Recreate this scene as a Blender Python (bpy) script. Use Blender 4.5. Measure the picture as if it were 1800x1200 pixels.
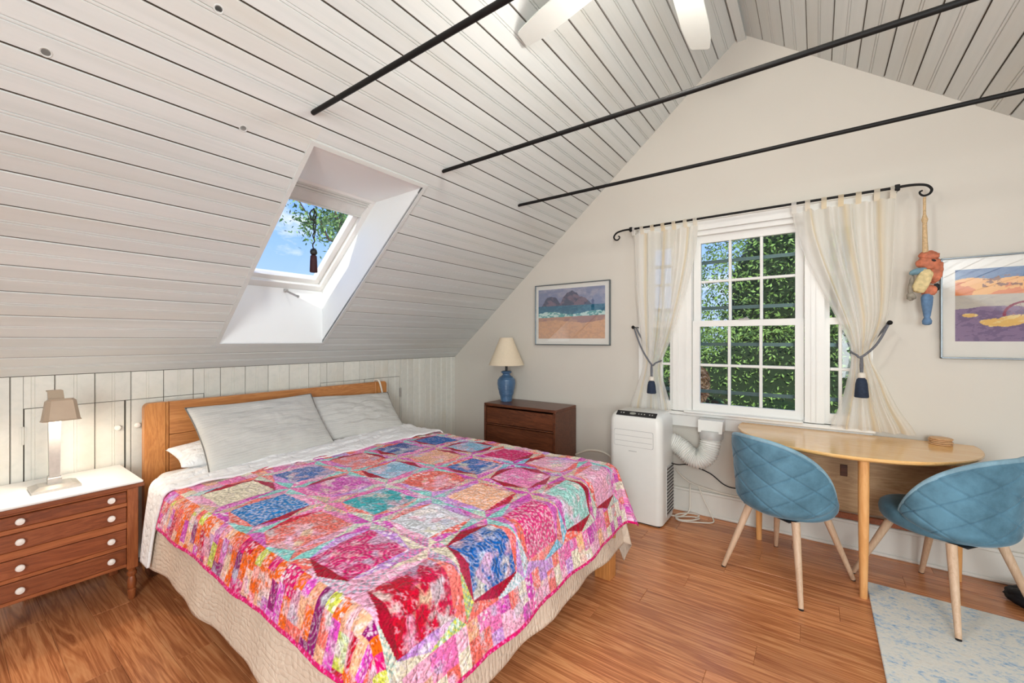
import bpy, bmesh, math, random
import numpy as np
from mathutils import Vector, Matrix, Euler

SC = bpy.context.scene
for o in list(bpy.data.objects):
    bpy.data.objects.remove(o, do_unlink=True)
COL = SC.collection
PI = math.pi
RNG = random.Random(7)

# ------------------------------------------------------------------ camera
cam = bpy.data.cameras.new('camera'); cam_o = bpy.data.objects.new('camera', cam); COL.objects.link(cam_o)
cam.sensor_width = 36; cam.lens = 741 * 36 / 1800; cam.shift_y = -3 / 1800
cam.clip_start = .02; cam.clip_end = 300
cam_o.location = (0, 0, 1.35)
cam_o.rotation_euler = (PI / 2, 0, math.atan(536 / 741))
SC.camera = cam_o

# ------------------------------------------------------------------ view, world, lights
SC.view_settings.view_transform = 'Standard'; SC.view_settings.look = 'None'
SC.view_settings.gamma = 1; SC.view_settings.use_curve_mapping = False
SC.view_settings.exposure = 0.13


class NT:
    """small node-tree helper"""
    def __init__(s, tree):
        s.t = tree; s.n = tree.nodes; s.l = tree.links
    def add(s, typ, **kw):
        nd = s.n.new(typ)
        for k, v in kw.items():
            if k.startswith('i_'):
                key = k[2:]
                nd.inputs[int(key) if key.isdigit() else key.replace('_', ' ')].default_value = v
            else:
                setattr(nd, k, v)
        return nd
    def link(s, a, b):
        s.l.new(a, b)
    def ramp(s, fac, stops, interp='LINEAR'):
        r = s.n.new('ShaderNodeValToRGB'); r.color_ramp.interpolation = interp
        e = r.color_ramp.elements
        while len(e) < len(stops): e.new(.5)
        for q, (p, c) in zip(e, stops):
            q.position = p; q.color = (*c, 1) if len(c) == 3 else c
        s.link(fac, r.inputs[0]); return r
    def math(s, op, a, b=None, clamp=False):
        m = s.n.new('ShaderNodeMath'); m.operation = op; m.use_clamp = clamp
        for i, v in enumerate((a, b)):
            if v is None: continue
            if isinstance(v, (int, float)): m.inputs[i].default_value = v
            else: s.link(v, m.inputs[i])
        return m.outputs[0]
    def mix(s, fac, a, b, mode='MIX'):
        m = s.n.new('ShaderNodeMix'); m.data_type = 'RGBA'; m.blend_type = mode
        for sock, v in ((m.inputs[0], fac), (m.inputs[6], a), (m.inputs[7], b)):
            if isinstance(v, (int, float)): sock.default_value = v
            elif isinstance(v, tuple): sock.default_value = (*v, 1) if len(v) == 3 else v
            else: s.link(v, sock)
        return m.outputs[2]


def srgb(r, g, b):
    f = lambda c: ((c / 255 + .055) / 1.055) ** 2.4 if c > 10 else c / 255 / 12.92
    return (f(r), f(g), f(b))


world = bpy.data.worlds.new('sky'); SC.world = world; world.use_nodes = True
W = NT(world.node_tree); W.n.clear()
tc = W.add('ShaderNodeTexCoord'); sep = W.add('ShaderNodeSeparateXYZ'); W.link(tc.outputs['Generated'], sep.inputs[0])
base = W.ramp(sep.outputs[2], [(0, srgb(190, 212, 245)), (.25, srgb(135, 180, 245)), (.9, srgb(70, 125, 225))])
mp = W.add('ShaderNodeMapping'); mp.inputs['Scale'].default_value = (2.2, 2.2, 5.0); W.link(tc.outputs['Generated'], mp.inputs[0])
cn = W.add('ShaderNodeTexNoise', i_Scale=2.1, i_Detail=7.0, i_Roughness=.58); W.link(mp.outputs[0], cn.inputs[0])
cl = W.ramp(cn.outputs[0], [(.50, (0, 0, 0)), (.66, (1, 1, 1))])
skyc = W.mix(cl.outputs[0], base.outputs[0], (1.0, .97, 1.0))
bg = W.add('ShaderNodeBackground', i_Strength=1.25); W.link(skyc, bg.inputs[0])
wo = W.add('ShaderNodeOutputWorld'); W.link(bg.outputs[0], wo.inputs[0])

def light(name, typ, loc, energy, color=(1, 1, 1), rot=None, target=None, **kw):
    d = bpy.data.lights.new(name, typ); d.energy = energy; d.color = color
    for k, v in kw.items(): setattr(d, k, v)
    o = bpy.data.objects.new(name, d); COL.objects.link(o); o.location = loc
    if target is not None:
        o.rotation_euler = (Vector(target) - Vector(loc)).to_track_quat('-Z', 'Y').to_euler()
    elif rot: o.rotation_euler = rot
    return o

light('sun', 'SUN', (3.5, -6, 8.5), 4.0, (1, .95, .86), target=(0, 3.2, 2.0), angle=.01)
# added area fill behind the camera, that wall has no windows
light('fill_back', 'AREA', (.85, -1.9, 1.7), 120, (.90, .965, 1.0), target=(-.5, 2.0, 1.55), shape='RECTANGLE', size=1.1, size_y=2.0)
light('fill_right', 'AREA', (2.3, .2, 1.3), 42, (.90, .965, 1.0), target=(-2.5, 1.6, 1.3), shape='RECTANGLE', size=1.6, size_y=1.2)  # unseen fill added to the right of the camera
# light kit of the ceiling fan
light('fan_light', 'POINT', (-.448, 1.6, 2.66), 26, (1, .96, .90), shadow_soft_size=.09)

# ------------------------------------------------------------------ object helpers
def setp(o, label=None, cat=None, group=None, kind=None):
    if label: o['label'] = label
    if cat: o['category'] = cat
    if group: o['group'] = group
    if kind: o['kind'] = kind
    return o

def empty(name, loc=(0, 0, 0), rz=0.0, label=None, cat=None, group=None, kind=None):
    o = bpy.data.objects.new(name, None); COL.objects.link(o); o.location = loc; o.rotation_euler = (0, 0, rz)
    o.empty_display_size = .05
    return setp(o, label, cat, group, kind)

def link(name, me, mat=None, parent=None, smooth=None):
    if mat is not None and not me.materials: me.materials.append(mat)
    o = bpy.data.objects.new(name, me); COL.objects.link(o)
    if parent is not None: o.parent = parent
    if smooth is not None:
        me.polygons.foreach_set('use_smooth', [True] * len(me.polygons))
        me.set_sharp_from_angle(angle=math.radians(smooth))
    return o

class MB:
    """collects shapes in one mesh"""
    def __init__(s): s.v = []; s.f = []
    def add(s, v, f):
        k = len(s.v); s.v += [tuple(p) for p in v]; s.f += [[i + k for i in q] for q in f]; return s
    def box(s, x0, x1, y0, y1, z0, z1, M=None):
        v = [(x, y, z) for z in (z0, z1) for y in (y0, y1) for x in (x0, x1)]
        if M is not None: v = [M @ Vector(p) for p in v]
        return s.add(v, [(0, 2, 3, 1), (4, 5, 7, 6), (0, 1, 5, 4), (2, 6, 7, 3), (0, 4, 6, 2), (1, 3, 7, 5)])
    def bbox(s, x0, x1, y0, y1, z0, z1, b=.003, M=None, seg=1):
        bm = bmesh.new(); bmesh.ops.create_cube(bm, size=1)
        for v in bm.verts:
            v.co = Vector(((x0 + x1) / 2 + v.co.x * (x1 - x0), (y0 + y1) / 2 + v.co.y * (y1 - y0), (z0 + z1) / 2 + v.co.z * (z1 - z0)))
        b = min(b, abs(x1 - x0) * .45, abs(y1 - y0) * .45, abs(z1 - z0) * .45)
        bmesh.ops.bevel(bm, geom=list(bm.edges), offset=b, segments=seg, profile=.5, affect='EDGES')
        bm.verts.index_update()
        vs = [v.co.copy() for v in bm.verts]
        if M is not None: vs = [M @ p for p in vs]
        s.add(vs, [[v.index for v in f.verts] for f in bm.faces]); bm.free(); return s
    def tube(s, pts, r, n=10, cap=True, sq=None):
        pts = [Vector(p) for p in pts]; m = len(pts)
        rr = r if isinstance(r, (list, tuple)) else [r] * m
        V = []; F = []; up = None
        for i, p in enumerate(pts):
            t = (pts[min(i + 1, m - 1)] - pts[max(i - 1, 0)]).normalized()
            if up is None:
                up = Vector((0, 0, 1)) if abs(t.z) < .9 else Vector((1, 0, 0))
            a = (up - t * up.dot(t)).normalized(); up = a; b = t.cross(a)
            for k in range(n):
                w = 2 * PI * k / n + (PI / n if n == 4 else 0)
                V.append(p + (a * math.cos(w) + b * math.sin(w)) * rr[i])
        for i in range(m - 1):
            for k in range(n):
                k2 = (k + 1) % n
                F.append((i * n + k, i * n + k2, (i + 1) * n + k2, (i + 1) * n + k))
        if cap:
            F.append(tuple(range(n - 1, -1, -1))); F.append(tuple((m - 1) * n + k for k in range(n)))
        return s.add(V, F)
    def lathe(s, prof, n=32, c=(0, 0, 0), M=None, caps=True):
        V = []; F = []; m = len(prof)
        for r, z in prof:
            for k in range(n):
                w = 2 * PI * k / n; V.append(Vector((c[0] + r * math.cos(w), c[1] + r * math.sin(w), c[2] + z)))
        for i in range(m - 1):
            for k in range(n):
                k2 = (k + 1) % n
                F.append((i * n + k, i * n + k2, (i + 1) * n + k2, (i + 1) * n + k))
        if caps:
            F.append(tuple(range(n - 1, -1, -1))); F.append(tuple((m - 1) * n + k for k in range(n)))
        if M is not None: V = [M @ p for p in V]
        return s.add(V, F)
    def prism(s, poly, fn, d0, d1):
        """poly: 2-d outline; fn(u, v, d) -> 3-d point"""
        n = len(poly)
        V = [fn(u, v, d0) for u, v in poly] + [fn(u, v, d1) for u, v in poly]
        F = [tuple(range(n - 1, -1, -1)), tuple(range(n, 2 * n))]
        F += [(i, (i + 1) % n, n + (i + 1) % n, n + i) for i in range(n)]
        return s.add(V, F)
    def frame(s, x0, x1, z0, z1, y0, y1, w, wb=None, wt=None):
        wb = w if wb is None else wb; wt = w if wt is None else wt
        s.box(x0, x0 + w, y0, y1, z0, z1); s.box(x1 - w, x1, y0, y1, z0, z1)
        s.box(x0 + w, x1 - w, y0, y1, z0, z0 + wb); s.box(x0 + w, x1 - w, y0, y1, z1 - wt, z1); return s
    def mesh(s, name='m'):
        me = bpy.data.meshes.new(name); me.from_pydata([tuple(p) for p in s.v], [], s.f)
        bm = bmesh.new(); bm.from_mesh(me); bmesh.ops.recalc_face_normals(bm, faces=bm.faces); bm.to_mesh(me); bm.free()
        me.update(); return me
    def obj(s, name, mat, parent=None, smooth=None):
        return link(name, s.mesh(name), mat, parent, smooth)

def spline(pts, n=12, closed=False):
    P = [Vector(p) for p in pts]; out = []; m = len(P)
    rng_ = range(m if closed else m - 1)
    for i in rng_:
        g = (lambda k: P[k % m]) if closed else (lambda k: P[max(0, min(m - 1, k))])
        a, b, c, d = g(i - 1), g(i), g(i + 1), g(i + 2)
        for k in range(n):
            t = k / n
            out.append(.5 * ((2 * b) + (c - a) * t + (2 * a - 5 * b + 4 * c - d) * t * t + (3 * b - a - 3 * c + d) * t ** 3))
    if not closed: out.append(P[-1])
    return out

def grid_mesh(name, X, Y, Z, uv=None, col=None, wrap=False):
    """X,Y,Z arrays (n,m) -> quad grid"""
    n, m = X.shape
    me = bpy.data.meshes.new(name)
    co = np.stack([X, Y, Z], -1).reshape(-1, 3).astype(np.float32)
    idx = np.arange(n * m).reshape(n, m)
    q = np.stack([idx[:-1, :-1], idx[1:, :-1], idx[1:, 1:], idx[:-1, 1:]], -1).reshape(-1, 4)
    if wrap:
        w = np.stack([idx[:-1, -1], idx[1:, -1], idx[1:, 0], idx[:-1, 0]], -1).reshape(-1, 4); q = np.concatenate([q, w])
    nf = len(q)
    me.vertices.add(n * m); me.vertices.foreach_set('co', co.ravel())
    me.loops.add(nf * 4); me.loops.foreach_set('vertex_index', q.ravel().astype(np.int32))
    me.polygons.add(nf); me.polygons.foreach_set('loop_start', np.arange(0, nf * 4, 4, dtype=np.int32))
    me.polygons.foreach_set('use_smooth', np.ones(nf, bool))
    if uv is not None:
        U = np.stack(uv, -1).reshape(-1, 2)[q.ravel()]
        l = me.uv_layers.new(name='uv'); l.data.foreach_set('uv', U.ravel().astype(np.float32))
    me.update(calc_edges=True); me.validate()
    if col is not None:
        a = me.color_attributes.new('col', 'FLOAT_COLOR', 'POINT')
        c = np.concatenate([col.reshape(-1, 3), np.ones((n * m, 1))], 1).astype(np.float32)
        a.data.foreach_set('color', c.ravel())
    return me

# ------------------------------------------------------------------ noise in numpy
def _h(ix, iy, seed):
    seed = int(seed * 10)
    ix = np.asarray(ix); iy = np.asarray(iy)
    n = (ix.astype(np.int64) * 374761393 + iy.astype(np.int64) * 668265263 + seed * 1442695041) & 0xffffffff
    n = ((n ^ (n >> 13)) * 1274126177) & 0xffffffff
    return ((n ^ (n >> 16)) & 0xffff) / 65535.0
def vnoise(x, y, seed=0):
    ix = np.floor(x); iy = np.floor(y); fx = x - ix; fy = y - iy
    fx = fx * fx * (3 - 2 * fx); fy = fy * fy * (3 - 2 * fy)
    a = _h(ix, iy, seed); b = _h(ix + 1, iy, seed); c = _h(ix, iy + 1, seed); d = _h(ix + 1, iy + 1, seed)
    return a + (b - a) * fx + (c - a) * fy + (a - b - c + d) * fx * fy
def fbm(x, y, seed=0, o=4):
    s = 0; a = .5; t = 0
    for k in range(o):
        s = s + a * vnoise(x * 2 ** k, y * 2 ** k, seed + k * 17); t += a; a *= .55
    return s / t
def voro(x, y, seed=0):
    ix = np.floor(x); iy = np.floor(y); d1 = np.full(x.shape, 9.); idv = np.zeros(x.shape)
    for dx in (-1, 0, 1):
        for dy in (-1, 0, 1):
            cx = ix + dx; cy = iy + dy
            px = cx + _h(cx, cy, seed); py = cy + _h(cx, cy, seed + 5)
            d = np.hypot(px - x, py - y); m = d < d1; d1 = np.where(m, d, d1); idv = np.where(m, _h(cx, cy, seed + 9), idv)
    return d1, idv

# ------------------------------------------------------------------ materials
MATS = {}
def mat(name):
    m = bpy.data.materials.new(name); m.use_nodes = True; t = NT(m.node_tree); t.n.clear()
    out = t.add('ShaderNodeOutputMaterial'); p = t.add('ShaderNodeBsdfPrincipled'); t.link(p.outputs[0], out.inputs[0])
    MATS[name] = m; return m, t, p, out

def plain(name, c, rough=.5, metal=0., var=.04, scale=18., bump=0., bscale=60., spec=.5, coat=0.):
    m, t, p, out = mat(name)
    tc = t.add('ShaderNodeTexCoord'); n = t.add('ShaderNodeTexNoise', i_Scale=scale, i_Detail=4.)
    t.link(tc.outputs['Object'], n.inputs[0])
    a = tuple(max(0, x * (1 - var)) for x in c); b = tuple(min(1, x * (1 + var)) for x in c)
    r = t.ramp(n.outputs[0], [(.3, a), (.7, b)]); t.link(r.outputs[0], p.inputs['Base Color'])
    p.inputs['Roughness'].default_value = rough; p.inputs['Metallic'].default_value = metal
    p.inputs['Specular IOR Level'].default_value = spec; p.inputs['Coat Weight'].default_value = coat
    if bump:
        n2 = t.add('ShaderNodeTexNoise', i_Scale=bscale, i_Detail=5.); t.link(tc.outputs['Object'], n2.inputs[0])
        bp = t.add('ShaderNodeBump', i_Strength=bump, i_Distance=.004); t.link(n2.outputs[0], bp.inputs['Height']); t.link(bp.outputs[0], p.inputs['Normal'])
    return m

def wood(name, stops, stretch=(1.2, 14, 14), rough=.4, rnd=.25, coat=.0, detail=6., wave=.5, bump=.08, hue=0., spec=.5, dist=1.1, nr=9.0):
    """grain runs along the axis with the small stretch value"""
    m, t, p, out = mat(name)
    tc = t.add('ShaderNodeTexCoord'); oi = t.add('ShaderNodeObjectInfo')
    off = t.add('ShaderNodeVectorMath', operation='SCALE'); off.inputs[0].default_value = (13.1, 7.7, 5.3); t.link(oi.outputs['Random'], off.inputs['Scale'])
    ad = t.add('ShaderNodeVectorMath', operation='ADD'); t.link(tc.outputs['Object'], ad.inputs[0]); t.link(off.outputs[0], ad.inputs[1])
    mp = t.add('ShaderNodeMapping'); mp.inputs['Scale'].default_value = stretch; t.link(ad.outputs[0], mp.inputs[0])
    n1 = t.add('ShaderNodeTexNoise', i_Scale=1.0, i_Detail=detail, i_Roughness=.6, i_Distortion=dist); t.link(mp.outputs[0], n1.inputs[0])
    # rings
    rg = t.math('MULTIPLY', n1.outputs[0], nr); rg = t.math('FRACT', rg); rg = t.math('ABSOLUTE', t.math('SUBTRACT', rg, .5)); rg = t.math('MULTIPLY', rg, 2.)
    mp2 = t.add('ShaderNodeMapping'); mp2.inputs['Scale'].default_value = tuple(k * 9 for k in stretch); t.link(ad.outputs[0], mp2.inputs[0])
    n2 = t.add('ShaderNodeTexNoise', i_Scale=1.0, i_Detail=3., i_Roughness=.6); t.link(mp2.outputs[0], n2.inputs[0])
    v = t.math('ADD', t.math('MULTIPLY', rg, wave), t.math('MULTIPLY', n1.outputs[0], 1 - wave))
    v = t.math('ADD', t.math('MULTIPLY', v, .68), t.math('MULTIPLY', n2.outputs[0], .32))
    r = t.ramp(v, stops)
    hs = t.add('ShaderNodeHueSaturation'); t.link(r.outputs[0], hs.inputs['Color'])
    val = t.math('ADD', t.math('MULTIPLY', oi.outputs['Random'], rnd), 1 - rnd / 2); t.link(val, hs.inputs['Value'])
    t.link(hs.outputs[0], p.inputs['Base Color'])
    p.inputs['Roughness'].default_value = rough; p.inputs['Coat Weight'].default_value = coat; p.inputs['Coat Roughness'].default_value = .12
    p.inputs['Specular IOR Level'].default_value = spec
    if bump:
        bp = t.add('ShaderNodeBump', i_Strength=bump, i_Distance=.002); t.link(n2.outputs[0], bp.inputs['Height']); t.link(bp.outputs[0], p.inputs['Normal'])
    return m

M_wall = plain('wall_paint', srgb(208, 202, 191), .75, var=.012, scale=3, bump=.06, bscale=220)
M_white = plain('white_trim', srgb(232, 231, 226), .4, var=.012, scale=6)
M_shaft = plain('shaft_white', srgb(240, 243, 241), .6, var=.01, scale=3)

def whitewash(name, ax, tint=(1, 1, 1)):
    m, t, p, out = mat(name)
    tc = t.add('ShaderNodeTexCoord'); oi = t.add('ShaderNodeObjectInfo')
    off = t.add('ShaderNodeVectorMath', operation='SCALE'); off.inputs[0].default_value = (9.1, 17.7, 5.3); t.link(oi.outputs['Random'], off.inputs['Scale'])
    ad = t.add('ShaderNodeVectorMath', operation='ADD'); t.link(tc.outputs['Object'], ad.inputs[0]); t.link(off.outputs[0], ad.inputs[1])
    st = [26., 26., 26.]; st[ax] = .8
    mp = t.add('ShaderNodeMapping'); mp.inputs['Scale'].default_value = st; t.link(ad.outputs[0], mp.inputs[0])
    n1 = t.add('ShaderNodeTexNoise', i_Scale=1., i_Detail=5., i_Roughness=.62, i_Distortion=.4); t.link(mp.outputs[0], n1.inputs[0])
    st2 = [4., 4., 4.]; st2[ax] = .7
    mp2 = t.add('ShaderNodeMapping'); mp2.inputs['Scale'].default_value = st2; t.link(ad.outputs[0], mp2.inputs[0])
    n2 = t.add('ShaderNodeTexNoise', i_Scale=1., i_Detail=3.); t.link(mp2.outputs[0], n2.inputs[0])
    c1 = t.ramp(n1.outputs[0], [(.25, srgb(200, 204, 201)), (.5, srgb(208, 211, 208)), (.8, srgb(213, 215, 212))])
    k = t.ramp(n2.outputs[0], [(.5, (0, 0, 0)), (.8, (1, 1, 1))])
    c2 = t.mix(t.math('MULTIPLY', k.outputs[0], .6), c1.outputs[0], srgb(202, 198, 186))
    # knots
    vo = t.add('ShaderNodeTexVoronoi', i_Scale=1.7); t.link(tc.outputs['Object'], vo.inputs[0])
    kn = t.ramp(vo.outputs['Distance'], [(0, (1, 1, 1)), (.018, (1, 1, 1)), (.024, (0, 0, 0))])
    c3 = t.mix(t.math('MULTIPLY', kn.outputs[0], .22), c2, srgb(120, 110, 100))
    hs = t.add('ShaderNodeHueSaturation'); t.link(t.mix(1., c3, tint, 'MULTIPLY'), hs.inputs['Color'])
    t.link(t.math('ADD', t.math('MULTIPLY', oi.outputs['Random'], .09), .955), hs.inputs['Value']); t.link(hs.outputs[0], p.inputs['Base Color'])
    p.inputs['Roughness'].default_value = .42
    bp = t.add('ShaderNodeBump', i_Strength=.10, i_Distance=.002); t.link(n1.outputs[0], bp.inputs['Height']); t.link(bp.outputs[0], p.inputs['Normal'])
    return m
M_board = whitewash('whitewashed_board', 1)
M_vboard = whitewash('whitewashed_wall_board', 2, (1.12, 1.07, 1.0))
M_joint = plain('dark_joint', srgb(112, 100, 88), .8)
M_back = plain('board_backing', srgb(96, 88, 80), .8)

M_floor = wood('floor_laminate', [(.12, srgb(104, 56, 32)), (.30, srgb(164, 98, 60)), (.58, srgb(204, 134, 86)), (.85, srgb(232, 172, 118))],
               stretch=(.75, 15, 15), rough=.27, rnd=.34, wave=.5, bump=.03, spec=.5, dist=.55, nr=7., detail=4.)
M_honey = wood('honey_wood', [(.15, srgb(142, 86, 46)), (.5, srgb(184, 122, 70)), (.85, srgb(208, 150, 94))], stretch=(12, 1.2, 12), rough=.35, rnd=.1, wave=.35)
M_honeyv = wood('honey_wood_upright', [(.15, srgb(148, 88, 44)), (.5, srgb(190, 126, 68)), (.85, srgb(212, 152, 92))], stretch=(12, 12, 1.2), rough=.35, rnd=.1, wave=.35)
M_walnut = wood('dark_walnut', [(.15, srgb(54, 26, 15)), (.5, srgb(92, 50, 30)), (.85, srgb(128, 74, 46))], stretch=(1.3, 12, 12), rough=.32, rnd=.15, wave=.4)
M_chestw = wood('chest_wood', [(.15, srgb(92, 42, 22)), (.5, srgb(136, 72, 40)), (.85, srgb(166, 96, 58))], stretch=(12, 1.3, 12), rough=.38, rnd=.3, wave=.35)
M_chestv = wood('chest_wood_upright', [(.15, srgb(110, 54, 28)), (.5, srgb(158, 88, 48)), (.85, srgb(188, 116, 68))], stretch=(12, 12, 1.3), rough=.38, rnd=.2, wave=.35)
M_chestr = wood('chest_rail_wood', [(.15, srgb(118, 60, 32)), (.5, srgb(162, 92, 52)), (.85, srgb(188, 118, 72))], stretch=(12, 1.3, 12), rough=.38, rnd=.1, wave=.35)
M_oak = wood('table_oak', [(.15, srgb(214, 154, 88)), (.5, srgb(234, 184, 116)), (.85, srgb(244, 206, 146))], stretch=(1.2, 12, 12), rough=.24, rnd=.05, wave=.3, coat=.4)
M_oakv = wood('table_leg_oak', [(.15, srgb(196, 132, 72)), (.5, srgb(220, 160, 98)), (.85, srgb(236, 184, 124))], stretch=(12, 12, 1.2), rough=.35, rnd=.05, wave=.3)
M_leaf_panel = wood('table_leaf_oak', [(.15, srgb(160, 122, 84)), (.5, srgb(194, 156, 114)), (.85, srgb(214, 180, 140))], stretch=(1.2, 12, 14), rough=.4, rnd=.05, wave=.45)
M_ash = wood('chair_leg_ash', [(.15, srgb(178, 142, 112)), (.5, srgb(204, 172, 142)), (.85, srgb(222, 194, 168))], stretch=(14, 14, 1.5), rough=.5, rnd=.08, wave=.3)
M_cork = wood('coaster_wood', [(.2, srgb(190, 140, 92)), (.8, srgb(228, 190, 146))], stretch=(3, 12, 12), rough=.5, rnd=.1)
M_black = plain('black_iron', srgb(20, 19, 18), .55, .0, var=.25, scale=30, spec=.25)
M_rubber = plain('black_plastic', srgb(22, 22, 24), .5)
M_plastic = plain('white_plastic', srgb(228, 228, 222), .38, var=.01)
M_plastic2 = plain('grey_plastic', srgb(190, 190, 186), .45, var=.02)
M_line = plain('panel_gap_grey', srgb(140, 140, 138), .6)
M_cord = plain('cord_white', srgb(222, 214, 200), .5)
M_metal = plain('brushed_metal', srgb(196, 194, 190), .32, .85, var=.05, scale=40)
M_frame = plain('frame_metal', srgb(118, 126, 130), .3, .8, var=.05)
M_lamp_tan = plain('lamp_tan_metal', srgb(184, 164, 142), .5, .2, var=.03)
M_brushed = plain('lamp_column', srgb(182, 180, 176), .36, .8, var=.06, scale=60)
M_knob = plain('knob_white', srgb(236, 228, 220), .25)
M_top = plain('chest_white_top', srgb(238, 236, 232), .3, var=.01)
M_fan = plain('fan_white', srgb(226, 230, 224), .4, var=.01)
M_shade = plain('linen_shade', srgb(224, 208, 182), .85, var=.03, scale=80, bump=.15, bscale=400)
M_mat = plain('picture_mat', srgb(232, 230, 222), .8, var=.01)
M_navy = plain('navy_tassel', srgb(30, 44, 66), .75, var=.25, scale=90)
M_grope = plain('grey_rope', srgb(104, 106, 112), .8, var=.3, scale=150)
M_wine = plain('wine_tassel', srgb(52, 14, 22), .7, var=.3, scale=90)
M_beige_rope = plain('rope_beige', srgb(204, 174, 132), .85, var=.2, scale=120, bump=.6, bscale=200)
M_orange = plain('painted_orange', srgb(186, 108, 78), .7, var=.35, scale=38)
M_cream = plain('painted_cream', srgb(210, 190, 140), .75, var=.18, scale=50, bump=.4, bscale=120)
M_blue = plain('painted_blue', srgb(90, 122, 156), .65, var=.25, scale=40)
M_tealp = plain('painted_teal', srgb(112, 146, 160), .7, var=.2, scale=40)
M_grey = plain('painted_grey', srgb(140, 132, 118), .8, var=.3, scale=40)
M_dark = plain('dark_cloth', srgb(18, 20, 26), .7, var=.4, scale=30, bump=.5, bscale=40)

def glassmat(name, tint=(1, 1, 1), f0=.04):
    m = bpy.data.materials.new(name); m.use_nodes = True; t = NT(m.node_tree); t.n.clear()
    out = t.add('ShaderNodeOutputMaterial'); tr = t.add('ShaderNodeBsdfTransparent'); tr.inputs[0].default_value = (*tint, 1)
    gl = t.add('ShaderNodeBsdfGlossy', i_Roughness=.0); ge = t.add('ShaderNodeNewGeometry')
    dp = t.add('ShaderNodeVectorMath', operation='DOT_PRODUCT'); t.link(ge.outputs['Incoming'], dp.inputs[0]); t.link(ge.outputs['Normal'], dp.inputs[1])
    c = t.math('SUBTRACT', 1., t.math('ABSOLUTE', dp.outputs['Value'])); f = t.math('ADD', t.math('MULTIPLY', t.math('POWER', c, 5.), 1 - f0), f0)
    mx = t.add('ShaderNodeMixShader'); t.link(f, mx.inputs[0]); t.link(tr.outputs[0], mx.inputs[1]); t.link(gl.outputs[0], mx.inputs[2])
    t.link(mx.outputs[0], out.inputs[0]); return m
M_glass = glassmat('window_glass', (.96, .99, .98))
M_pglass = glassmat('picture_glass', (1, 1, 1), .17)

def vcol(name, rough=.8, bump=None, attr='col', spec=.3):
    m, t, p, out = mat(name)
    a = t.add('ShaderNodeAttribute', attribute_name=attr); t.link(a.outputs['Color'], p.inputs['Base Color'])
    p.inputs['Roughness'].default_value = rough; p.inputs['Specular IOR Level'].default_value = spec
    return m, t, p, a

# quilt fabric: colours from the pieced patches, puckered relief from stitching
M_quilt, t, p, a = vcol('quilt_fabric', .9, spec=.15)
uvn = t.add('ShaderNodeUVMap', uv_map='uv')
wn = t.add('ShaderNodeTexNoise', i_Scale=9., i_Detail=2.); t.link(uvn.outputs[0], wn.inputs[0])
wm = t.mix(.06, uvn.outputs[0], wn.outputs['Color'])
vo = t.add('ShaderNodeTexVoronoi', feature='DISTANCE_TO_EDGE', i_Scale=26.); t.link(wm, vo.inputs[0])
hgt = t.ramp(vo.outputs[0], [(0, (0, 0, 0)), (.12, (.6, .6, .6)), (.35, (1, 1, 1))])
bp = t.add('ShaderNodeBump', i_Strength=.55, i_Distance=.011); t.link(hgt.outputs[0], bp.inputs['Height']); t.link(bp.outputs[0], p.inputs['Normal'])
fn = t.add('ShaderNodeTexNoise', i_Scale=150., i_Detail=2.); t.link(uvn.outputs[0], fn.inputs[0])
fm = t.ramp(fn.outputs[0], [(.35, (.84, .84, .84)), (.6, (1.08, 1.08, 1.08))])
t.link(t.mix(1., a.outputs['Color'], fm.outputs[0], 'MULTIPLY'), p.inputs['Base Color'])
p.inputs['Sheen Weight'].default_value = .1

def stitched(name, c, fx, fy, strength=.6, wob=.03, c2=None, dist=.006, vor=0):
    m, t, p, out = mat(name)
    uvn = t.add('ShaderNodeUVMap', uv_map='uv')
    wn = t.add('ShaderNodeTexNoise', i_Scale=12., i_Detail=2.); t.link(uvn.outputs[0], wn.inputs[0])
    wm = t.mix(wob, uvn.outputs[0], wn.outputs['Color'])
    sp = t.add('ShaderNodeSeparateXYZ'); t.link(wm, sp.inputs[0])
    h = None
    for k, f_ in ((0, fx), (1, fy)):
        if not f_: continue
        s_ = t.math('ABSOLUTE', t.math('SINE', t.math('MULTIPLY', sp.outputs[k], f_ * PI)))
        s_ = t.math('POWER', s_, .5)
        h = s_ if h is None else t.math('MULTIPLY', h, s_)
    n3 = t.add('ShaderNodeTexNoise', i_Scale=60., i_Detail=4.); t.link(uvn.outputs[0], n3.inputs[0])
    h = t.math('ADD', h, t.math('MULTIPLY', n3.outputs[0], .7))
    if vor:
        v2 = t.add('ShaderNodeTexVoronoi', feature='DISTANCE_TO_EDGE', i_Scale=vor); t.link(wm, v2.inputs[0])
        h = t.math('ADD', t.math('MULTIPLY', h, .5), t.math('MULTIPLY', v2.outputs[0], 1.6))
    bp = t.add('ShaderNodeBump', i_Strength=strength, i_Distance=dist); t.link(h, bp.inputs['Height']); t.link(bp.outputs[0], p.inputs['Normal'])
    n4 = t.add('ShaderNodeTexNoise', i_Scale=7., i_Detail=3.); t.link(uvn.outputs[0], n4.inputs[0])
    r = t.ramp(n4.outputs[0], [(.35, c), (.65, c2 or tuple(x * .93 for x in c))]); t.link(r.outputs[0], p.inputs['Base Color'])
    p.inputs['Roughness'].default_value = .92; p.inputs['Specular IOR Level'].default_value = .1
    return m
M_coverlet = stitched('beige_quilted_cotton', srgb(218, 198, 178), 0, 55, .7, .05, vor=34)
M_sham = stitched('grey_quilted_cotton', srgb(202, 200, 194), 0, 62, .5, .03, dist=.004)
M_sheet = stitched('white_sheet', srgb(244, 243, 242), 4, 7, .5, .4, dist=.012)
M_piping = plain('grey_piping', srgb(120, 116, 110), .8)

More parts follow.
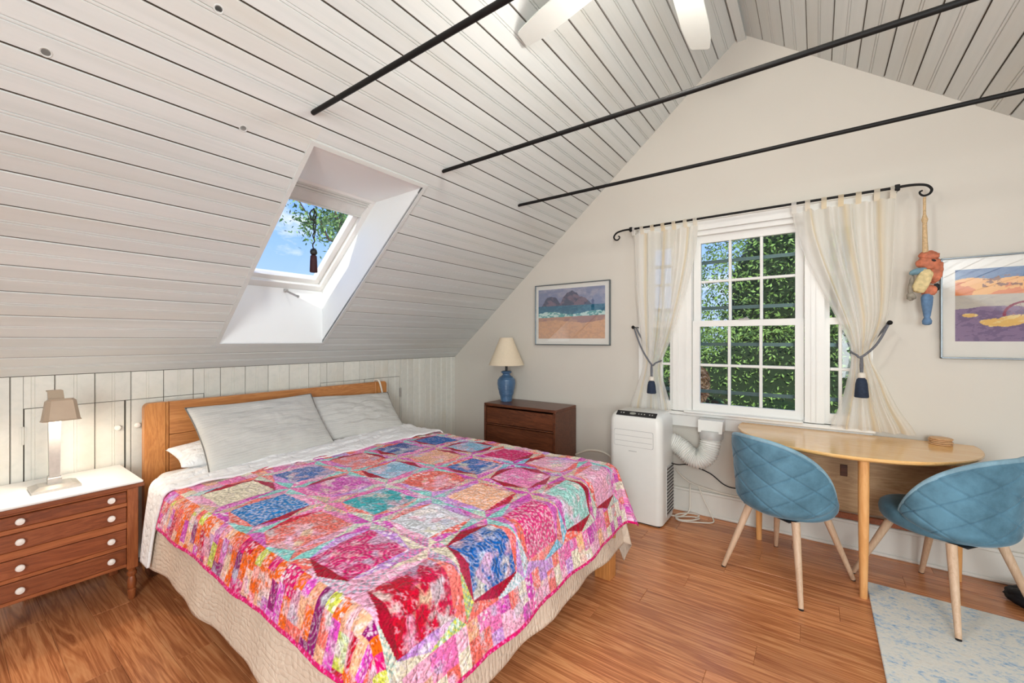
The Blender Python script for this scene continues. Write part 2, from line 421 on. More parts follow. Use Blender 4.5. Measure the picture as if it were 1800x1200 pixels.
def velvet(name, c):
    m, t, p, out = mat(name)
    tc = t.add('ShaderNodeTexCoord'); n = t.add('ShaderNodeTexNoise', i_Scale=6., i_Detail=6., i_Roughness=.65); t.link(tc.outputs['Object'], n.inputs[0])
    r = t.ramp(n.outputs[0], [(.36, tuple(x * .68 for x in c)), (.64, tuple(min(1, x * 1.2) for x in c))]); t.link(r.outputs[0], p.inputs['Base Color'])
    p.inputs['Roughness'].default_value = .75; p.inputs['Sheen Weight'].default_value = .35; p.inputs['Sheen Roughness'].default_value = .35
    p.inputs['Sheen Tint'].default_value = (.75, .88, 1, 1); p.inputs['Specular IOR Level'].default_value = .2
    return m
M_velvet = velvet('blue_velvet', srgb(92, 132, 152))
M_rim = velvet('velvet_rim_highlight', srgb(138, 172, 188))  # lighter copy of the velvet, paints a highlight along the rim

def curtain_mat():
    m = bpy.data.materials.new('sheer_cotton'); m.use_nodes = True; t = NT(m.node_tree); t.n.clear()
    out = t.add('ShaderNodeOutputMaterial')
    uvn = t.add('ShaderNodeUVMap', uv_map='uv'); sp = t.add('ShaderNodeSeparateXYZ'); t.link(uvn.outputs[0], sp.inputs[0])
    s_ = t.math('FRACT', t.math('MULTIPLY', sp.outputs[0], 3.))
    st = t.ramp(s_, [(0, srgb(252, 249, 242)), (.50, srgb(252, 249, 243)), (.58, srgb(250, 234, 202)), (.66, srgb(252, 244, 228)), (.74, srgb(252, 249, 241))])
    th = t.math('FRACT', t.math('MULTIPLY', sp.outputs[1], 260.)); th2 = t.math('FRACT', t.math('MULTIPLY', sp.outputs[0], 90.))
    d = t.add('ShaderNodeBsdfDiffuse'); t.link(st.outputs[0], d.inputs[0])
    tl = t.add('ShaderNodeBsdfTranslucent'); t.link(st.outputs[0], tl.inputs[0])
    tr = t.add('ShaderNodeBsdfTransparent')
    m1 = t.add('ShaderNodeMixShader', i_0=.58); t.link(d.outputs[0], m1.inputs[1]); t.link(tl.outputs[0], m1.inputs[2])
    n = t.add('ShaderNodeTexNoise', i_Scale=5., i_Detail=2.); t.link(uvn.outputs[0], n.inputs[0])
    ed = t.ramp(sp.outputs[0], [(0, (.5, .5, .5)), (.14, (.2, .2, .2)), (.8, (.15, .15, .15)), (1, (.45, .45, .45))])
    m2 = t.add('ShaderNodeMixShader'); t.link(t.math('MULTIPLY', ed.outputs[0], 1.0), m2.inputs[0]); t.link(m1.outputs[0], m2.inputs[1]); t.link(tr.outputs[0], m2.inputs[2])
    t.link(m2.outputs[0], out.inputs[0]); return m
M_curtain = curtain_mat()

def rug_mat():
    m, t, p, out = mat('rug_pile')
    tc = t.add('ShaderNodeTexCoord')
    n1 = t.add('ShaderNodeTexNoise', i_Scale=8.5, i_Detail=7., i_Roughness=.8, i_Distortion=.5); t.link(tc.outputs['Object'], n1.inputs[0])
    mp = t.add('ShaderNodeMapping'); mp.inputs['Scale'].default_value = (45, 85, 45); t.link(tc.outputs['Object'], mp.inputs[0])
    n2 = t.add('ShaderNodeTexNoise', i_Scale=1., i_Detail=4., i_Roughness=.7); t.link(mp.outputs[0], n2.inputs[0])
    v = t.math('ADD', t.math('MULTIPLY', n1.outputs[0], .55), t.math('MULTIPLY', n2.outputs[0], .45))
    r = t.ramp(v, [(.37, srgb(128, 164, 198)), (.435, srgb(182, 200, 214)), (.48, srgb(218, 218, 212)), (.56, srgb(228, 225, 216)), (.66, srgb(210, 202, 188))])
    t.link(r.outputs[0], p.inputs['Base Color']); p.inputs['Roughness'].default_value = .95; p.inputs['Specular IOR Level'].default_value = .1
    bp = t.add('ShaderNodeBump', i_Strength=.5, i_Distance=.004); t.link(n2.outputs[0], bp.inputs['Height']); t.link(bp.outputs[0], p.inputs['Normal'])
    return m
M_rug = rug_mat()

# ================================================================== STRUCTURE
XL = -3.335; KNEE = 1.158; YB = 3.506; YF = -2.6
RX, RZ = -.448, 3.599
TH = math.atan2(RZ - KNEE, RX - XL)           # left slope
TR = math.radians(37.62); XR = RX + (RZ - KNEE) / math.tan(TR)
LS = math.hypot(RX - XL, RZ - KNEE); RS = (XR - RX) / math.cos(TR)
PITCH = .1555

# floor -----------------------------------------------------------
fl = MB().box(XL - .1, XR + .1, YF - .1, YB + .1, -.12, -.012).obj('floor', M_back); setp(fl, kind='structure')
PW, PL = .1395, 1.21
pm = MB().bbox(0, PL - .0008, 0, PW - .0008, -.012, 0, b=.0012).mesh('plank')
pm.materials.append(M_floor)
row = 0; y = YF
ycuts = []
while y < YB:
    off = -((row * .437) % 1.0) * PL
    x = XL + off
    while x < XR:
        x0 = max(x, XL); x1 = min(x + PL, XR); y1 = min(y + PW, YB)
        if x1 - x0 > .02 and y1 - y > .01:
            if x0 == x and x1 == x + PL and y1 == y + PW: me = pm
            else:
                me = MB().bbox(0, x1 - x0 - .0008, 0, y1 - y - .0008, -.012, 0, b=.0012).mesh('plank'); me.materials.append(M_floor)
            o = link('plank', me, None, fl); o.location = (x0, y, 0)
        x += PL
    y += PW; row += 1

# boards ----------------------------------------------------------
def board_mesh(w, L, c0, wall=False):
    """profile across u (0..w), thickness along -h; extruded along v 0..L. c0: where this piece starts within the full board"""
    pitch = PITCH
    ch, cd, bw, bd, e = (.0042, .005, .0022, .0024, .0009) if wall else (.0055, .0095, .0026, .0042, .0017)
    def prof(u):
        if u < ch: return -cd * (1 - u / ch)
        if u > pitch - ch: return -cd * (1 - (pitch - u) / ch)
        for g in (pitch / 2 - .006, pitch / 2 + .006):
            d = abs(u - g)
            if d < bw: return -bd * (1 - d / bw)
        return 0.
    us = [0, ch, pitch / 2 - .006 - bw, pitch / 2 - .006, pitch / 2 - .006 + bw, pitch / 2 + .006 - bw, pitch / 2 + .006, pitch / 2 + .006 + bw, pitch - ch, pitch - ch * .5, pitch]
    us = [c0] + [u for u in us if c0 + .0005 < u < c0 + w - .0005] + [c0 + w]
    pts = []
    for i, u in enumerate(us):
        q = u - c0
        if i == 0: q += e
        if i == len(us) - 1: q -= e
        pts.append((q, prof(u)))
    pts = [(pts[0][0], -.014)] + pts + [(pts[-1][0], -.014)]
    n = len(pts)
    V = [(u, 0, h) for u, h in pts] + [(u, L, h) for u, h in pts]
    F = [(i, i + 1, n + i + 1, n + i) for i in range(n - 1)] + [tuple(range(n)), tuple(range(2 * n - 1, n - 1, -1))]
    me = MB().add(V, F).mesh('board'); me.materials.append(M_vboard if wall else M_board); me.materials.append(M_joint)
    # darker colour on the faces along the joint
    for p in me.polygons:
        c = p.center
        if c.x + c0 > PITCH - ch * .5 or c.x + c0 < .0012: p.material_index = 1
    return me
_bc = {}
def board(parent, Mx, w, L, c0=0., mt=None):
    key = (round(w, 4), round(L, 4), round(c0, 4), mt is M_vboard)
    if key not in _bc:
        _bc[key] = board_mesh(w, L, c0, mt is M_vboard)
    o = link('board', _bc[key], None, parent); o.matrix_local = Mx; return o

# slope backings
def slab(mb, side, s0, s1, y0, y1, h0, h1):
    """solid between slope distances s0..s1, h = height above the board face (outwards)"""
    if side == 'L':
        f = lambda s, h: (XL + s * math.cos(TH) - h * math.sin(TH), KNEE + s * math.sin(TH) + h * math.cos(TH))
    else:
        f = lambda s, h: (RX + s * math.cos(TR) + h * math.sin(TR), RZ - s * math.sin(TR) + h * math.cos(TR))
    P = [f(s0, h0), f(s1, h0), f(s1, h1), f(s0, h1)]
    mb.add([(x, y0, z) for x, z in P] + [(x, y1, z) for x, z in P],
           [(0, 1, 2, 3), (7, 6, 5, 4), (0, 4, 5, 1), (1, 5, 6, 2), (2, 6, 7, 3), (3, 7, 4, 0)])
SK = dict(y0=1.098, y1=1.80, s0=.265, s1=1.765); OT = .023     # skylight opening
mb = MB()
slab(mb, 'L', -.2, SK['s0'] - .035, YF, YB, .0135, .16); slab(mb, 'L', SK['s1'] + .12, LS + .1, YF, YB, .0135, .16)
slab(mb, 'L', SK['s0'], SK['s1'] + .12, YF, SK['y0'] - OT, .0135, .16); slab(mb, 'L', SK['s0'], SK['s1'] + .12, SK['y1'] + OT, YB, .0135, .16)
slab(mb, 'L', SK['s1'] + .01, SK['s1'] + .12, SK['y0'] - OT, SK['y1'] + OT, .0135, .03)
slab(mb, 'L', SK['s0'] - .035, SK['s0'], YF, SK['y0'] - OT, .0135, .16); slab(mb, 'L', SK['s0'] - .035, SK['s0'], SK['y1'] + OT, YB, .0135, .16)
slab(mb, 'R', -.1, RS + .2, YF, YB, .0135, .16)
ceil = mb.obj('ceiling', M_back); setp(ceil, kind='structure')
def slopeM(side, s, y):
    if side == 'L':
        u = Vector((math.cos(TH), 0, math.sin(TH))); nrm = Vector((math.sin(TH), 0, -math.cos(TH)))
    else:
        u = Vector((math.cos(TR), 0, -math.sin(TR))); nrm = Vector((-math.sin(TR), 0, -math.cos(TR)))
    v = Vector((0, 1, 0))
    org = Vector((XL, y, KNEE)) + u * s if side == 'L' else Vector((RX, y, RZ)) + u * s
    M = Matrix.Identity(4)
    for i in range(3): M[i][0] = u[i]; M[i][1] = v[i]; M[i][2] = nrm[i]; M[i][3] = org[i]
    return M
PLUGS = ((1.731, .220), (1.720, .801), (2.114, .602))
k = 0
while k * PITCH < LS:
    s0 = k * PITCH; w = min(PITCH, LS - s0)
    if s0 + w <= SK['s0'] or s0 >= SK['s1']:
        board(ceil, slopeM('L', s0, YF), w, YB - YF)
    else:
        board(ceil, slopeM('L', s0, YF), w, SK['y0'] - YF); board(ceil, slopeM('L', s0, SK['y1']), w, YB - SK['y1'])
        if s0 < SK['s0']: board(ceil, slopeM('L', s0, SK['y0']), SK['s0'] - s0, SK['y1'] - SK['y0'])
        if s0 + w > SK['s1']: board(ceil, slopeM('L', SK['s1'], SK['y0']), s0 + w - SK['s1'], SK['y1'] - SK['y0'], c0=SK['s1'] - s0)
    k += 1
k = 0
PR = .1655
while k * PR < RS:
    w = min(PITCH, RS - k * PR)
    sc_ = PR / PITCH
    if w > .01:
        o = board(ceil, slopeM('R', k * PR, YF), w, YB - YF); o.matrix_local = slopeM('R', k * PR, YF) @ Matrix.Diagonal((sc_, 1, 1, 1))
    k += 1
for s_, y_ in PLUGS:
    o = MB().lathe([(.011, 0), (.014, .0012), (.017, .0)], 24).obj('plug', M_board, ceil); o.matrix_local = slopeM('L', s_, y_)
# ridge strip
setp(MB().box(RX - .028, RX + .028, YF, YB, RZ - .05, RZ - .012).obj('trim_1', M_board), kind='structure')

# knee wall left ---------------------------------------------------
kw = MB().box(XL - .12, XL - .0135, YF, YB, 0, KNEE + .1).obj('wall_left', M_back); setp(kw, kind='structure')
Y0B = .242 - 20 * .1562
def wallboards(parent, y0, y1, z0, z1):
    i = int(math.floor((y0 - Y0B) / .1562))
    while Y0B + i * .1562 < y1 - 1e-4:
        a = max(y0, Y0B + i * .1562); b = min(y1, Y0B + (i + 1) * .1562); c0 = (a - (Y0B + i * .1562)) * PITCH / .1562; w = (b - a) * PITCH / .1562
        if w > .004:
            # u -> +Y, v -> +Z, h -> +X
            M = Matrix(((0, 0, 1, XL), (.1562 / PITCH, 0, 0, a), (0, 1, 0, z0), (0, 0, 0, 1)))
            board(parent, M, w, z1 - z0, c0, M_vboard)
        i += 1
DT = .992
wallboards(kw, YF, .286, .0, KNEE); wallboards(kw, .286, 1.083, DT, KNEE); wallboards(kw, 1.083, 1.90, 0, KNEE)
wallboards(kw, 1.90, 2.723, DT, KNEE); wallboards(kw, 2.723, YB, 0, KNEE)
def cupboard(i, y0, y1, knob, hinge):
    g = .0035
    d = MB().box(XL - .0135, XL - .012, y0 + g, y1 - g, .03, DT - g).obj('door_%d' % i, M_back); setp(d, kind='structure')
    wallboards(d, y0 + g, y1 - g, .03, DT - g)
    if knob:
        Mx = Matrix.Translation((XL, knob, .836)) @ Matrix.Rotation(PI / 2, 4, 'Y')
        MB().lathe([(.006, 0), (.006, .012), (.013, .016), (.016, .022), (.013, .029), (.004, .032)], 20, M=Mx).obj('knob', M_knob, d, 40)
    if hinge:
        h = MB().box(XL, XL + .004, hinge[0] - .012, hinge[0] + .012, hinge[1], hinge[1] + .085)
        h.tube([(XL + .006, hinge[0], hinge[1] - .004), (XL + .006, hinge[0], hinge[1] + .089)], .005, 8); h.obj('hinge', M_vboard if hinge[0] < 1 else M_metal, d)
cupboard(1, .286, .683, .646, (.284, .81)); cupboard(2, .683, 1.083, .735, None)
cupboard(3, 1.90, 2.32, None, None); cupboard(4, 2.32, 2.723, None, (2.725, .79))

# right knee wall, wall behind camera --------------------------------
setp(MB().box(XR, XR + .12, YF, YB, 0, KNEE + .1).obj('wall_right', M_wall), kind='structure')
setp(MB().prism([(XL, 0), (XR, 0), (XR, KNEE), (RX, RZ), (XL, KNEE)], lambda u, v, d: (u, d, v), YF - .12, YF).obj('wall_front', M_wall), kind='structure')
# gable wall with opening ---------------------------------------------
WX0, WX1, WZ0, WZ1 = -1.165, .24, .79, 2.215
g0, g1 = YB, YB + .16
zr = lambda x: KNEE + (x - XL) * math.tan(TH) if x < RX else RZ - (x - RX) * math.tan(TR)
mb = MB(); e = .12
fn = lambda u, v, d: (u, d, v)
mb.prism([(XL - .15, -.1), (WX0, -.1), (WX0, zr(WX0) + e), (XL - .15, KNEE + .0)], fn, g0, g1)
mb.prism([(WX1, -.1), (XR + .15, -.1), (XR + .15, KNEE), (WX1, zr(WX1) + e)], fn, g0, g1)
mb.prism([(WX0, -.1), (WX1, -.1), (WX1, WZ0), (WX0, WZ0)], fn, g0, g1)
mb.prism([(WX0, WZ1), (WX1, WZ1), (WX1, zr(WX1) + e), (RX, RZ + e), (WX0, zr(WX0) + e)], fn, g0, g1)
gw = mb.obj('wall_back', M_wall); setp(gw, kind='structure')

# baseboards, caps --------------------------------------------------------
bb = MB().box(XL, XR, YB - .018, YB, 0, .165).bbox(XL, XR, YB - .026, YB, .165, .185, b=.004).bbox(XL, XR, YB - .032, YB - .018, 0, .022, b=.006).obj('baseboard_back', plain('baseboard_paint', srgb(216, 212, 203), .4, var=.02, scale=8)); setp(bb, kind='structure')
setp(MB().box(XR - .018, XR, YF, YB, 0, .165).obj('baseboard_right', M_white), kind='structure')

# window ---------------------------------------------------------------------
win = empty('window_1', (0, 0, 0), kind='structure')
c = MB()
c.box(WX0 - .045, WX0 + .02, YB - .022, YB, WZ0 - .0, WZ1 + .05)      # side casings
c.box(WX1 - .02, WX1 + .045, YB - .022, YB, WZ0 - .0, WZ1 + .05)
c.box(WX0 - .045, WX1 + .045, YB - .024, YB, WZ1 - .02, WZ1 + .05)
c.box(WX0 - .055, WX1 + .055, YB - .038, YB, WZ1 + .05, WZ1 + .066)
for a, b in ((-.935, -.795), (-.068, .040)):
    c.box(a, b, YB - .020, YB + .10, WZ0, WZ1 - .02)
    c.box(a + .035, a + .045, YB - .026, YB - .020, WZ0, WZ1 - .02); c.box(b - .045, b - .035, YB - .026, YB - .020, WZ0, WZ1 - .02)
c.box(WX0, WX1, YB + .005, YB + .12, WZ1 - .055, WZ1 - .0); c.box(WX0, WX1, YB, YB + .14, WZ0 - .02, WZ0 + .012)
c.box(WX0, WX0 + .03, YB, YB + .14, WZ0, WZ1); c.box(WX1 - .03, WX1, YB, YB + .14, WZ0, WZ1)
c.obj('window_frame', M_white, win)
s_ = MB().bbox(WX0 - .06, WX1 + .06, YB - .038, YB + .03, .758, .785, b=.006)
s_.bbox(-.845, -.075, YB - .062, YB + .03, .782, .800, b=.006)
s_.box(WX0 - .045, WX1 + .045, YB - .02, YB, .68, .758); s_.box(WX0 - .045, WX1 + .045, YB - .024, YB, .672, .680)
s_.obj('window_sill', M_white, win)

def sash(x0, x1, z0, z1, y, nx, nz, st=.042, rb=.05, rt=.04, muntin_x=True):
    m_ = MB().frame(x0, x1, z0, z1, y, y + .034, st, rb, rt)
    gx0, gx1, gz0, gz1 = x0 + st, x1 - st, z0 + rb, z1 - rt
    mw = .010
    for i in range(1, nx):
        xx = gx0 + (gx1 - gx0) * i / nx; m_.bbox(xx - mw, xx + mw, y + .003, y + .032, gz0, gz1, b=.004)
    for j in range(1, nz):
        zz = gz0 + (gz1 - gz0) * j / nz; m_.bbox(gx0, gx1, y + .002, y + .033, zz - mw, zz + mw, b=.004)
    s = m_.obj('sash', M_white, win)
    for i in range(nx):
        for j in range(nz):
            a = gx0 + (gx1 - gx0) * i / nx; b = gx0 + (gx1 - gx0) * (i + 1) / nx; cc = gz0 + (gz1 - gz0) * j / nz; d = gz0 + (gz1 - gz0) * (j + 1) / nz
            me = bpy.data.meshes.new('pane'); me.from_pydata([(a, y + .017, cc), (b, y + .017, cc), (b, y + .017, d), (a, y + .017, d)], [], [(0, 1, 2, 3)])
            link('pane', me, M_glass, s)
# centre double-hung
sash(-.792, -.071, .802, 1.497, YB + .012, 3, 2, st=.052, rb=.055, rt=.045)
sash(-.792, -.071, 1.455, 2.165, YB + .05, 3, 2, st=.052, rb=.045, rt=.06)
for a, b in ((WX0 + .03, -.935), (.040, WX1 - .03)):
    sash(a, b, .802, 1.497, YB + .012, 2, 2, st=.03, rb=.055, rt=.045)
    sash(a, b, 1.455, 2.165, YB + .05, 2, 2, st=.03, rb=.045, rt=.06)
l = MB().bbox(-.47, -.40, YB + .0, YB + .03, 1.497, 1.508, b=.003); l.tube([(-.435, YB + .012, 1.508), (-.41, YB + .004, 1.516)], .005, 8); l.obj('sash_lock', M_metal, win)
st_ = MB()
for z in (1.965, 1.60, 1.315, .94): st_.box(WX0, WX1, YB + .128, YB + .140, z - .013, z + .013)
st_.obj('storm_rail', plain('storm_rail_grey', srgb(78, 98, 98), .4, .5), win)

# skylight -----------------------------------------------------------------------
sk = empty('window_2', (0, 0, 0), kind='structure')
y0, y1 = SK['y0'], SK['y1']
SP = lambda s: (XL + s * math.cos(TH), KNEE + s * math.sin(TH))
b0 = SP(SK['s0']); t0 = SP(SK['s1']); bi = (-3.136, 1.724); ti = (-2.449, 2.295)
pn = MB()
T = .02
pn.prism([b0, bi, (bi[0] - T, bi[1]), (b0[0] - T, b0[1])], lambda u, v, d: (u, d, v), y0 - T, y1 + T).obj('shaft_bottom', M_shaft, sk)
MB().prism([t0, (t0[0], t0[1] + T), (ti[0], ti[1] + T), ti], lambda u, v, d: (u, d, v), y0 - T, y1 + T).obj('shaft_top', M_shaft, sk)
poly = [b0, t0, ti, (ti[0] - .04, ti[1] + .06), (bi[0] - .06, bi[1] + .04), bi]
MB().prism(poly, lambda u, v, d: (u, d, v), y1, y1 + T).obj('shaft_side', M_shaft, sk)
MB().prism(poly, lambda u, v, d: (u, d, v), y0 - T, y0).obj('shaft_side', M_shaft, sk)
TG = math.atan2(ti[1] - bi[1], ti[0] - bi[0]); GL = math.hypot(ti[0] - bi[0], ti[1] - bi[1])
GM = Matrix.Translation((bi[0], 0, bi[1])) @ Matrix.Rotation(-TG, 4, 'Y')     # local x up the glass, z outwards
def gframe(name, x0, x1, ya, yb, h0, h1, w, mt, wb=None, wt=None):
    m_ = MB(); wb = w if wb is None else wb; wt = w if wt is None else wt
    for a in ((x0, x0 + wb, ya, yb), (x1 - wt, x1, ya, yb), (x0 + wb, x1 - wt, ya, ya + w), (x0 + wb, x1 - wt, yb - w, yb)):
        m_.bbox(a[0], a[1], a[2], a[3], h0, h1, b=.003, M=GM)
    return m_.obj(name, mt, sk, 30)
gframe('skylight_frame', -.02, GL + .02, y0 - .01, y1 + .01, .005, .10, .045, M_white, wb=.07)
gframe('skylight_sash', .045, GL - .02, y0 + .035, y1 - .035, .035, .085, .042, M_white, wb=.04)
me = bpy.data.meshes.new('pane'); me.from_pydata([GM @ Vector(p) for p in ((.04, y0, .065), (GL, y0, .065), (GL, y1, .065), (.04, y1, .065))], [], [(0, 1, 2, 3)]); link('pane', me, M_glass, sk)
# trim round the opening
tr = MB()
for (s0_, s1_, ya, yb) in ((SK['s0'] - .022, SK['s1'] + .022, y0 - .022, y0), (SK['s0'] - .022, SK['s1'] + .022, y1, y1 + .022), (SK['s1'], SK['s1'] + .022, y0, y1), (SK['s0'] - .022, SK['s0'], y0, y1)):
    slab(tr, 'L', s0_, s1_, ya, yb, -.007, .004)
tr.obj('skylight_trim', M_board, sk)
# blind cassette with pleats
bl = MB().bbox(GL - .165, GL - .155, y0 + .03, y1 - .03, .012, .034, b=.003, M=GM)
for i in range(6): bl.bbox(GL - .03 - i * .009, GL - .023 - i * .009, y0 + .025, y1 - .025, .004 + .003 * (i % 2), .034, b=.002, M=GM)
bl.bbox(GL - .155, GL - .08, y0 + .032, y1 - .032, .022, .028, b=.001, M=GM)
bl.obj('blind', plain('blind_white', srgb(214, 214, 208), .6), sk)
hc = Vector((-3.135, 1.52, 1.70))
hm = MB().bbox(-3.136, -3.120, 1.505, 1.535, 1.695, 1.72, b=.004); hm.tube([hc + Vector((.01, 0, .005)), hc + Vector((.10, .03, -.035)), hc + Vector((.115, .034, -.04))], [.007, .008, .010], 10)
hm.obj('crank_handle', M_metal, sk, 40)

# ceiling ties -------------------------------------------------------------------------
for i, (yy, lab) in enumerate(((1.033, 'black iron ceiling tie rod nearest the camera, above the skylight corner'), (1.864, 'black iron ceiling tie rod in the middle of the three'), (2.68, 'black iron ceiling tie rod farthest away, nearest the window wall'))):
    xa = XL + (2.392 - KNEE) / math.tan(TH); xb = RX + (RZ - 2.392) / math.tan(TR)
    r = MB().tube([(xa, yy, 2.392), (-.4, yy, 2.388), (xb, yy, 2.392)], [.0115, .0115, .0115], 8)
    o = r.obj('tie_rod', M_black, None, 50); setp(o, lab, 'rod', 'ceiling tie rods')

# ================================================================== FAN
fan = empty('ceiling_fan', (RX, 1.6, 2.9), label='white five-blade ceiling fan hanging from the ridge, only blade tips in view', cat='fan')
MB().tube([(0, 0, .07), (0, 0, .66)], .013, 12).obj('downrod', M_fan, fan, 40)
MB().lathe([(.03, .62), (.07, .64), (.075, .66), (.075, .675)], 24).obj('canopy', M_fan, fan, 40)
MB().lathe([(.05, -.045), (.10, -.03), (.12, 0), (.12, .05), (.08, .085), (.02, .095)], 32).obj('motor', M_fan, fan, 40)
MB().lathe([(.02, -.15), (.07, -.135), (.10, -.10), (.105, -.06), (.06, -.045)], 32).obj('light_bowl', glassmat('bowl_glass', (.95, .95, .93)), fan, 40)
for kk in range(5):
    an = math.radians(93.5 + 72 * kk)
    out_ = [(.16, -.045), (.30, -.060), (.62, -.062), (.74, -.055), (.815, -.040), (.822, -.030), (.80, .045), (.79, .052), (.74, .058), (.62, .066), (.30, .060), (.16, .045)]
    R_ = Matrix.Rotation(an, 4, 'Z') @ Matrix.Rotation(math.radians(9), 4, 'X')
    bmx = MB().prism(out_, lambda u, v, d: R_ @ Vector((u, v, d)), -.004, .004)
    b = bmx.obj('blade', M_fan, fan)
    MB().bbox(.09, .20, -.018, .018, -.012, -.004, b=.003, M=R_).obj('blade_iron', M_fan, b)

# ================================================================== BED
BX0, BX1, BY0, BY1 = -3.14, -1.035, .765, 2.385         # mattress
HB = -3.185
bed = empty('bed', (-2.1, 1.59, 0), label='honey wood bed frame with plain panelled headboard against the boarded knee wall', cat='bed')
def B(mb, name, mt, par=bed, sm=None, at=(-2.1, 1.59, 0)):
    mb.v = [(p[0] - at[0], p[1] - at[1], p[2] - at[2]) for p in mb.v]
    return mb.obj(name, mt, par, sm)
hy0, hy1 = .737, 2.447
def rrect(a0, a1, b0, b1, r, n=5, corners=(1, 1, 1, 1)):
    pts = []
    for (cx, cy, st, on) in ((a1 - r, b1 - r, 0, corners[0]), (a0 + r, b1 - r, 90, corners[1]), (a0 + r, b0 + r, 180, corners[2]), (a1 - r, b0 + r, 270, corners[3])):
        if on:
            for k in range(n + 1):
                w = math.radians(st + 90 * k / n); pts.append((cx + r * math.cos(w), cy + r * math.sin(w)))
        else:
            w = math.radians(st + 45); pts.append((cx + r * (1 if math.cos(w) > 0 else -1), cy + r * (1 if math.sin(w) > 0 else -1)))
    return pts
ht = .975
# headboard: two posts, panel of two boards
pf = lambda u, v, d: (d, u, v)
B(MB().prism(rrect(hy0, hy0 + .098, 0, ht, .03, corners=(0, 1, 0, 0)), pf, HB - .05, HB), 'headboard_post', M_honeyv)
B(MB().prism(rrect(hy1 - .098, hy1, 0, ht, .03, corners=(1, 0, 0, 0)), pf, HB - .05, HB), 'headboard_post', M_honeyv)
B(MB().bbox(HB - .045, HB - .003, hy0 + .100, hy0 + .117, .2, ht - .002, b=.003), 'headboard_strip', M_honeyv)
B(MB().bbox(HB - .045, HB - .003, hy1 - .117, hy1 - .100, .2, ht - .002, b=.003), 'headboard_strip', M_honeyv)
B(MB().bbox(HB - .045, HB - .004, hy0 + .119, hy1 - .119, .775, ht - .001, b=.003), 'headboard_panel', M_honey)
B(MB().bbox(HB - .045, HB - .004, hy0 + .119, hy1 - .119, .2, .773, b=.003), 'headboard_panel', M_honey)
for yy in (hy0 + .085, hy1 - .115):
    B(MB().bbox(HB, BX1 + .06, yy, yy + .03, .19, .30, b=.004), 'side_rail', M_honey)
B(MB().bbox(-3.16, -3.07, hy0 - .005, hy0 + .085, 0, .285, b=.004), 'rail_block', M_walnut)
B(MB().bbox(-3.17, -3.05, hy0 - .012, hy0 + .10, .285, .305, b=.003), 'rail_ledge', M_honey)
B(MB().bbox(BX1 + .03, BX1 + .06, hy0 + .10, hy1 - .10, .19, .30, b=.004), 'foot_rail', M_honey)
for yy in (.86, 2.225):
    B(MB().bbox(-1.03, -.935, yy, yy + .085, 0, .27, b=.004), 'leg', M_honeyv)
B(MB().bbox(-2.1, -2.04, 1.55, 1.61, 0, .24, b=.004), 'leg', M_walnut)
sl = MB()
for i in range(13): sl.bbox(-3.1 + i * .16, -3.02 + i * .16, hy0 + .11, hy1 - .11, .24, .26, b=.002)
s_o = B(sl, 'slats', M_honey)

m_ = MB().bbox(BX0, BX1, BY0, BY1, .262, .575, b=.055, seg=5)
mt_o = m_.obj('mattress', M_sheet, None, 50)
# uv for the sheet material
def boxuv(o):
    me = o.data; l = me.uv_layers.new(name='uv')
    for lp in me.loops:
        v = me.vertices[lp.vertex_index].co; l.data[lp.index].uv = (v.x + .3 * v.z, v.y + .3 * v.z)
boxuv(mt_o)
setp(mt_o, 'thick mattress in a white fitted sheet lying on the bed frame', 'mattress')

class Drape:
    def __init__(s, x1, y0, y1, z, R=.06, al=80, dirfold=1., seed=0, fold=.012, crown=.012):
        s.x1, s.y0, s.y1, s.z, s.R, s.al, s.seed, s.fold, s.crown = x1, y0, y1, z, R, math.radians(al), seed, fold, crown
    def __call__(s, S, Tt):
        cs = np.minimum(S, s.x1); ct = np.clip(Tt, s.y0, s.y1)
        dx = S - cs; dy = Tt - ct; r = np.hypot(dx, dy); rs = np.maximum(r, 1e-9)
        ux, uy = dx / rs, dy / rs
        a = np.minimum(r, s.R * s.al); b = r - a
        h = s.R * np.sin(a / s.R) + b * math.cos(s.al); dr = s.R * (1 - np.cos(a / s.R)) + b * math.sin(s.al)
        ang = np.arctan2(uy, ux + 1e-9)
        per = cs * 1.0 + ct * 1.0 + ang * .35
        w = np.clip(dr / .45, 0, 1.2)
        f = s.fold * w * (np.sin(per * 10 + s.seed) + .5 * np.sin(per * 21 + 1.7 * s.seed) + .9 * (fbm(per * 4, dr * 2, s.seed + 3) - .5))
        corner = (np.abs(ux) > .12) & (np.abs(uy) > .12)
        f = f + np.where(corner, .05 * w * np.sin(4 * ang + .4), 0)
        h = h + f
        X = cs + ux * h; Y = ct + uy * h
        Z = s.z - dr
        top = r < 1e-6
        und = .010 * (fbm(S * 2.2, Tt * 2.2, 11 + s.seed) - .5)
        ed = np.minimum(np.minimum(s.x1 - cs, ct - s.y0), s.y1 - ct)
        Z = Z + und + s.crown * np.clip(ed / .35, 0, 1)
        return X, Y, np.maximum(Z, .012)

def cloth(name, dr, sa, sb, ta, tb, res, mt, col=None, wr=None, thick=.005, edge=None):
    n = int((sb - sa) / res) + 1; m = int((tb - ta) / res) + 1
    S, Tt = np.meshgrid(np.linspace(sa, sb, n), np.linspace(ta, tb, m), indexing='ij')
    S2, T2 = (S, Tt) if edge is None else edge(S, Tt)
    X, Y, Z = dr(S2, T2)
    if wr is not None: Z = Z + wr(S2, T2, X, Y, Z)
    c = col(S2, T2) if col else None
    me = grid_mesh(name, X, Y, Z, (S2, T2), c)
    o = link(name, me, mt)
    if thick:
        so = o.modifiers.new('thickness', 'SOLIDIFY'); so.thickness = thick; so.offset = -1
    return o

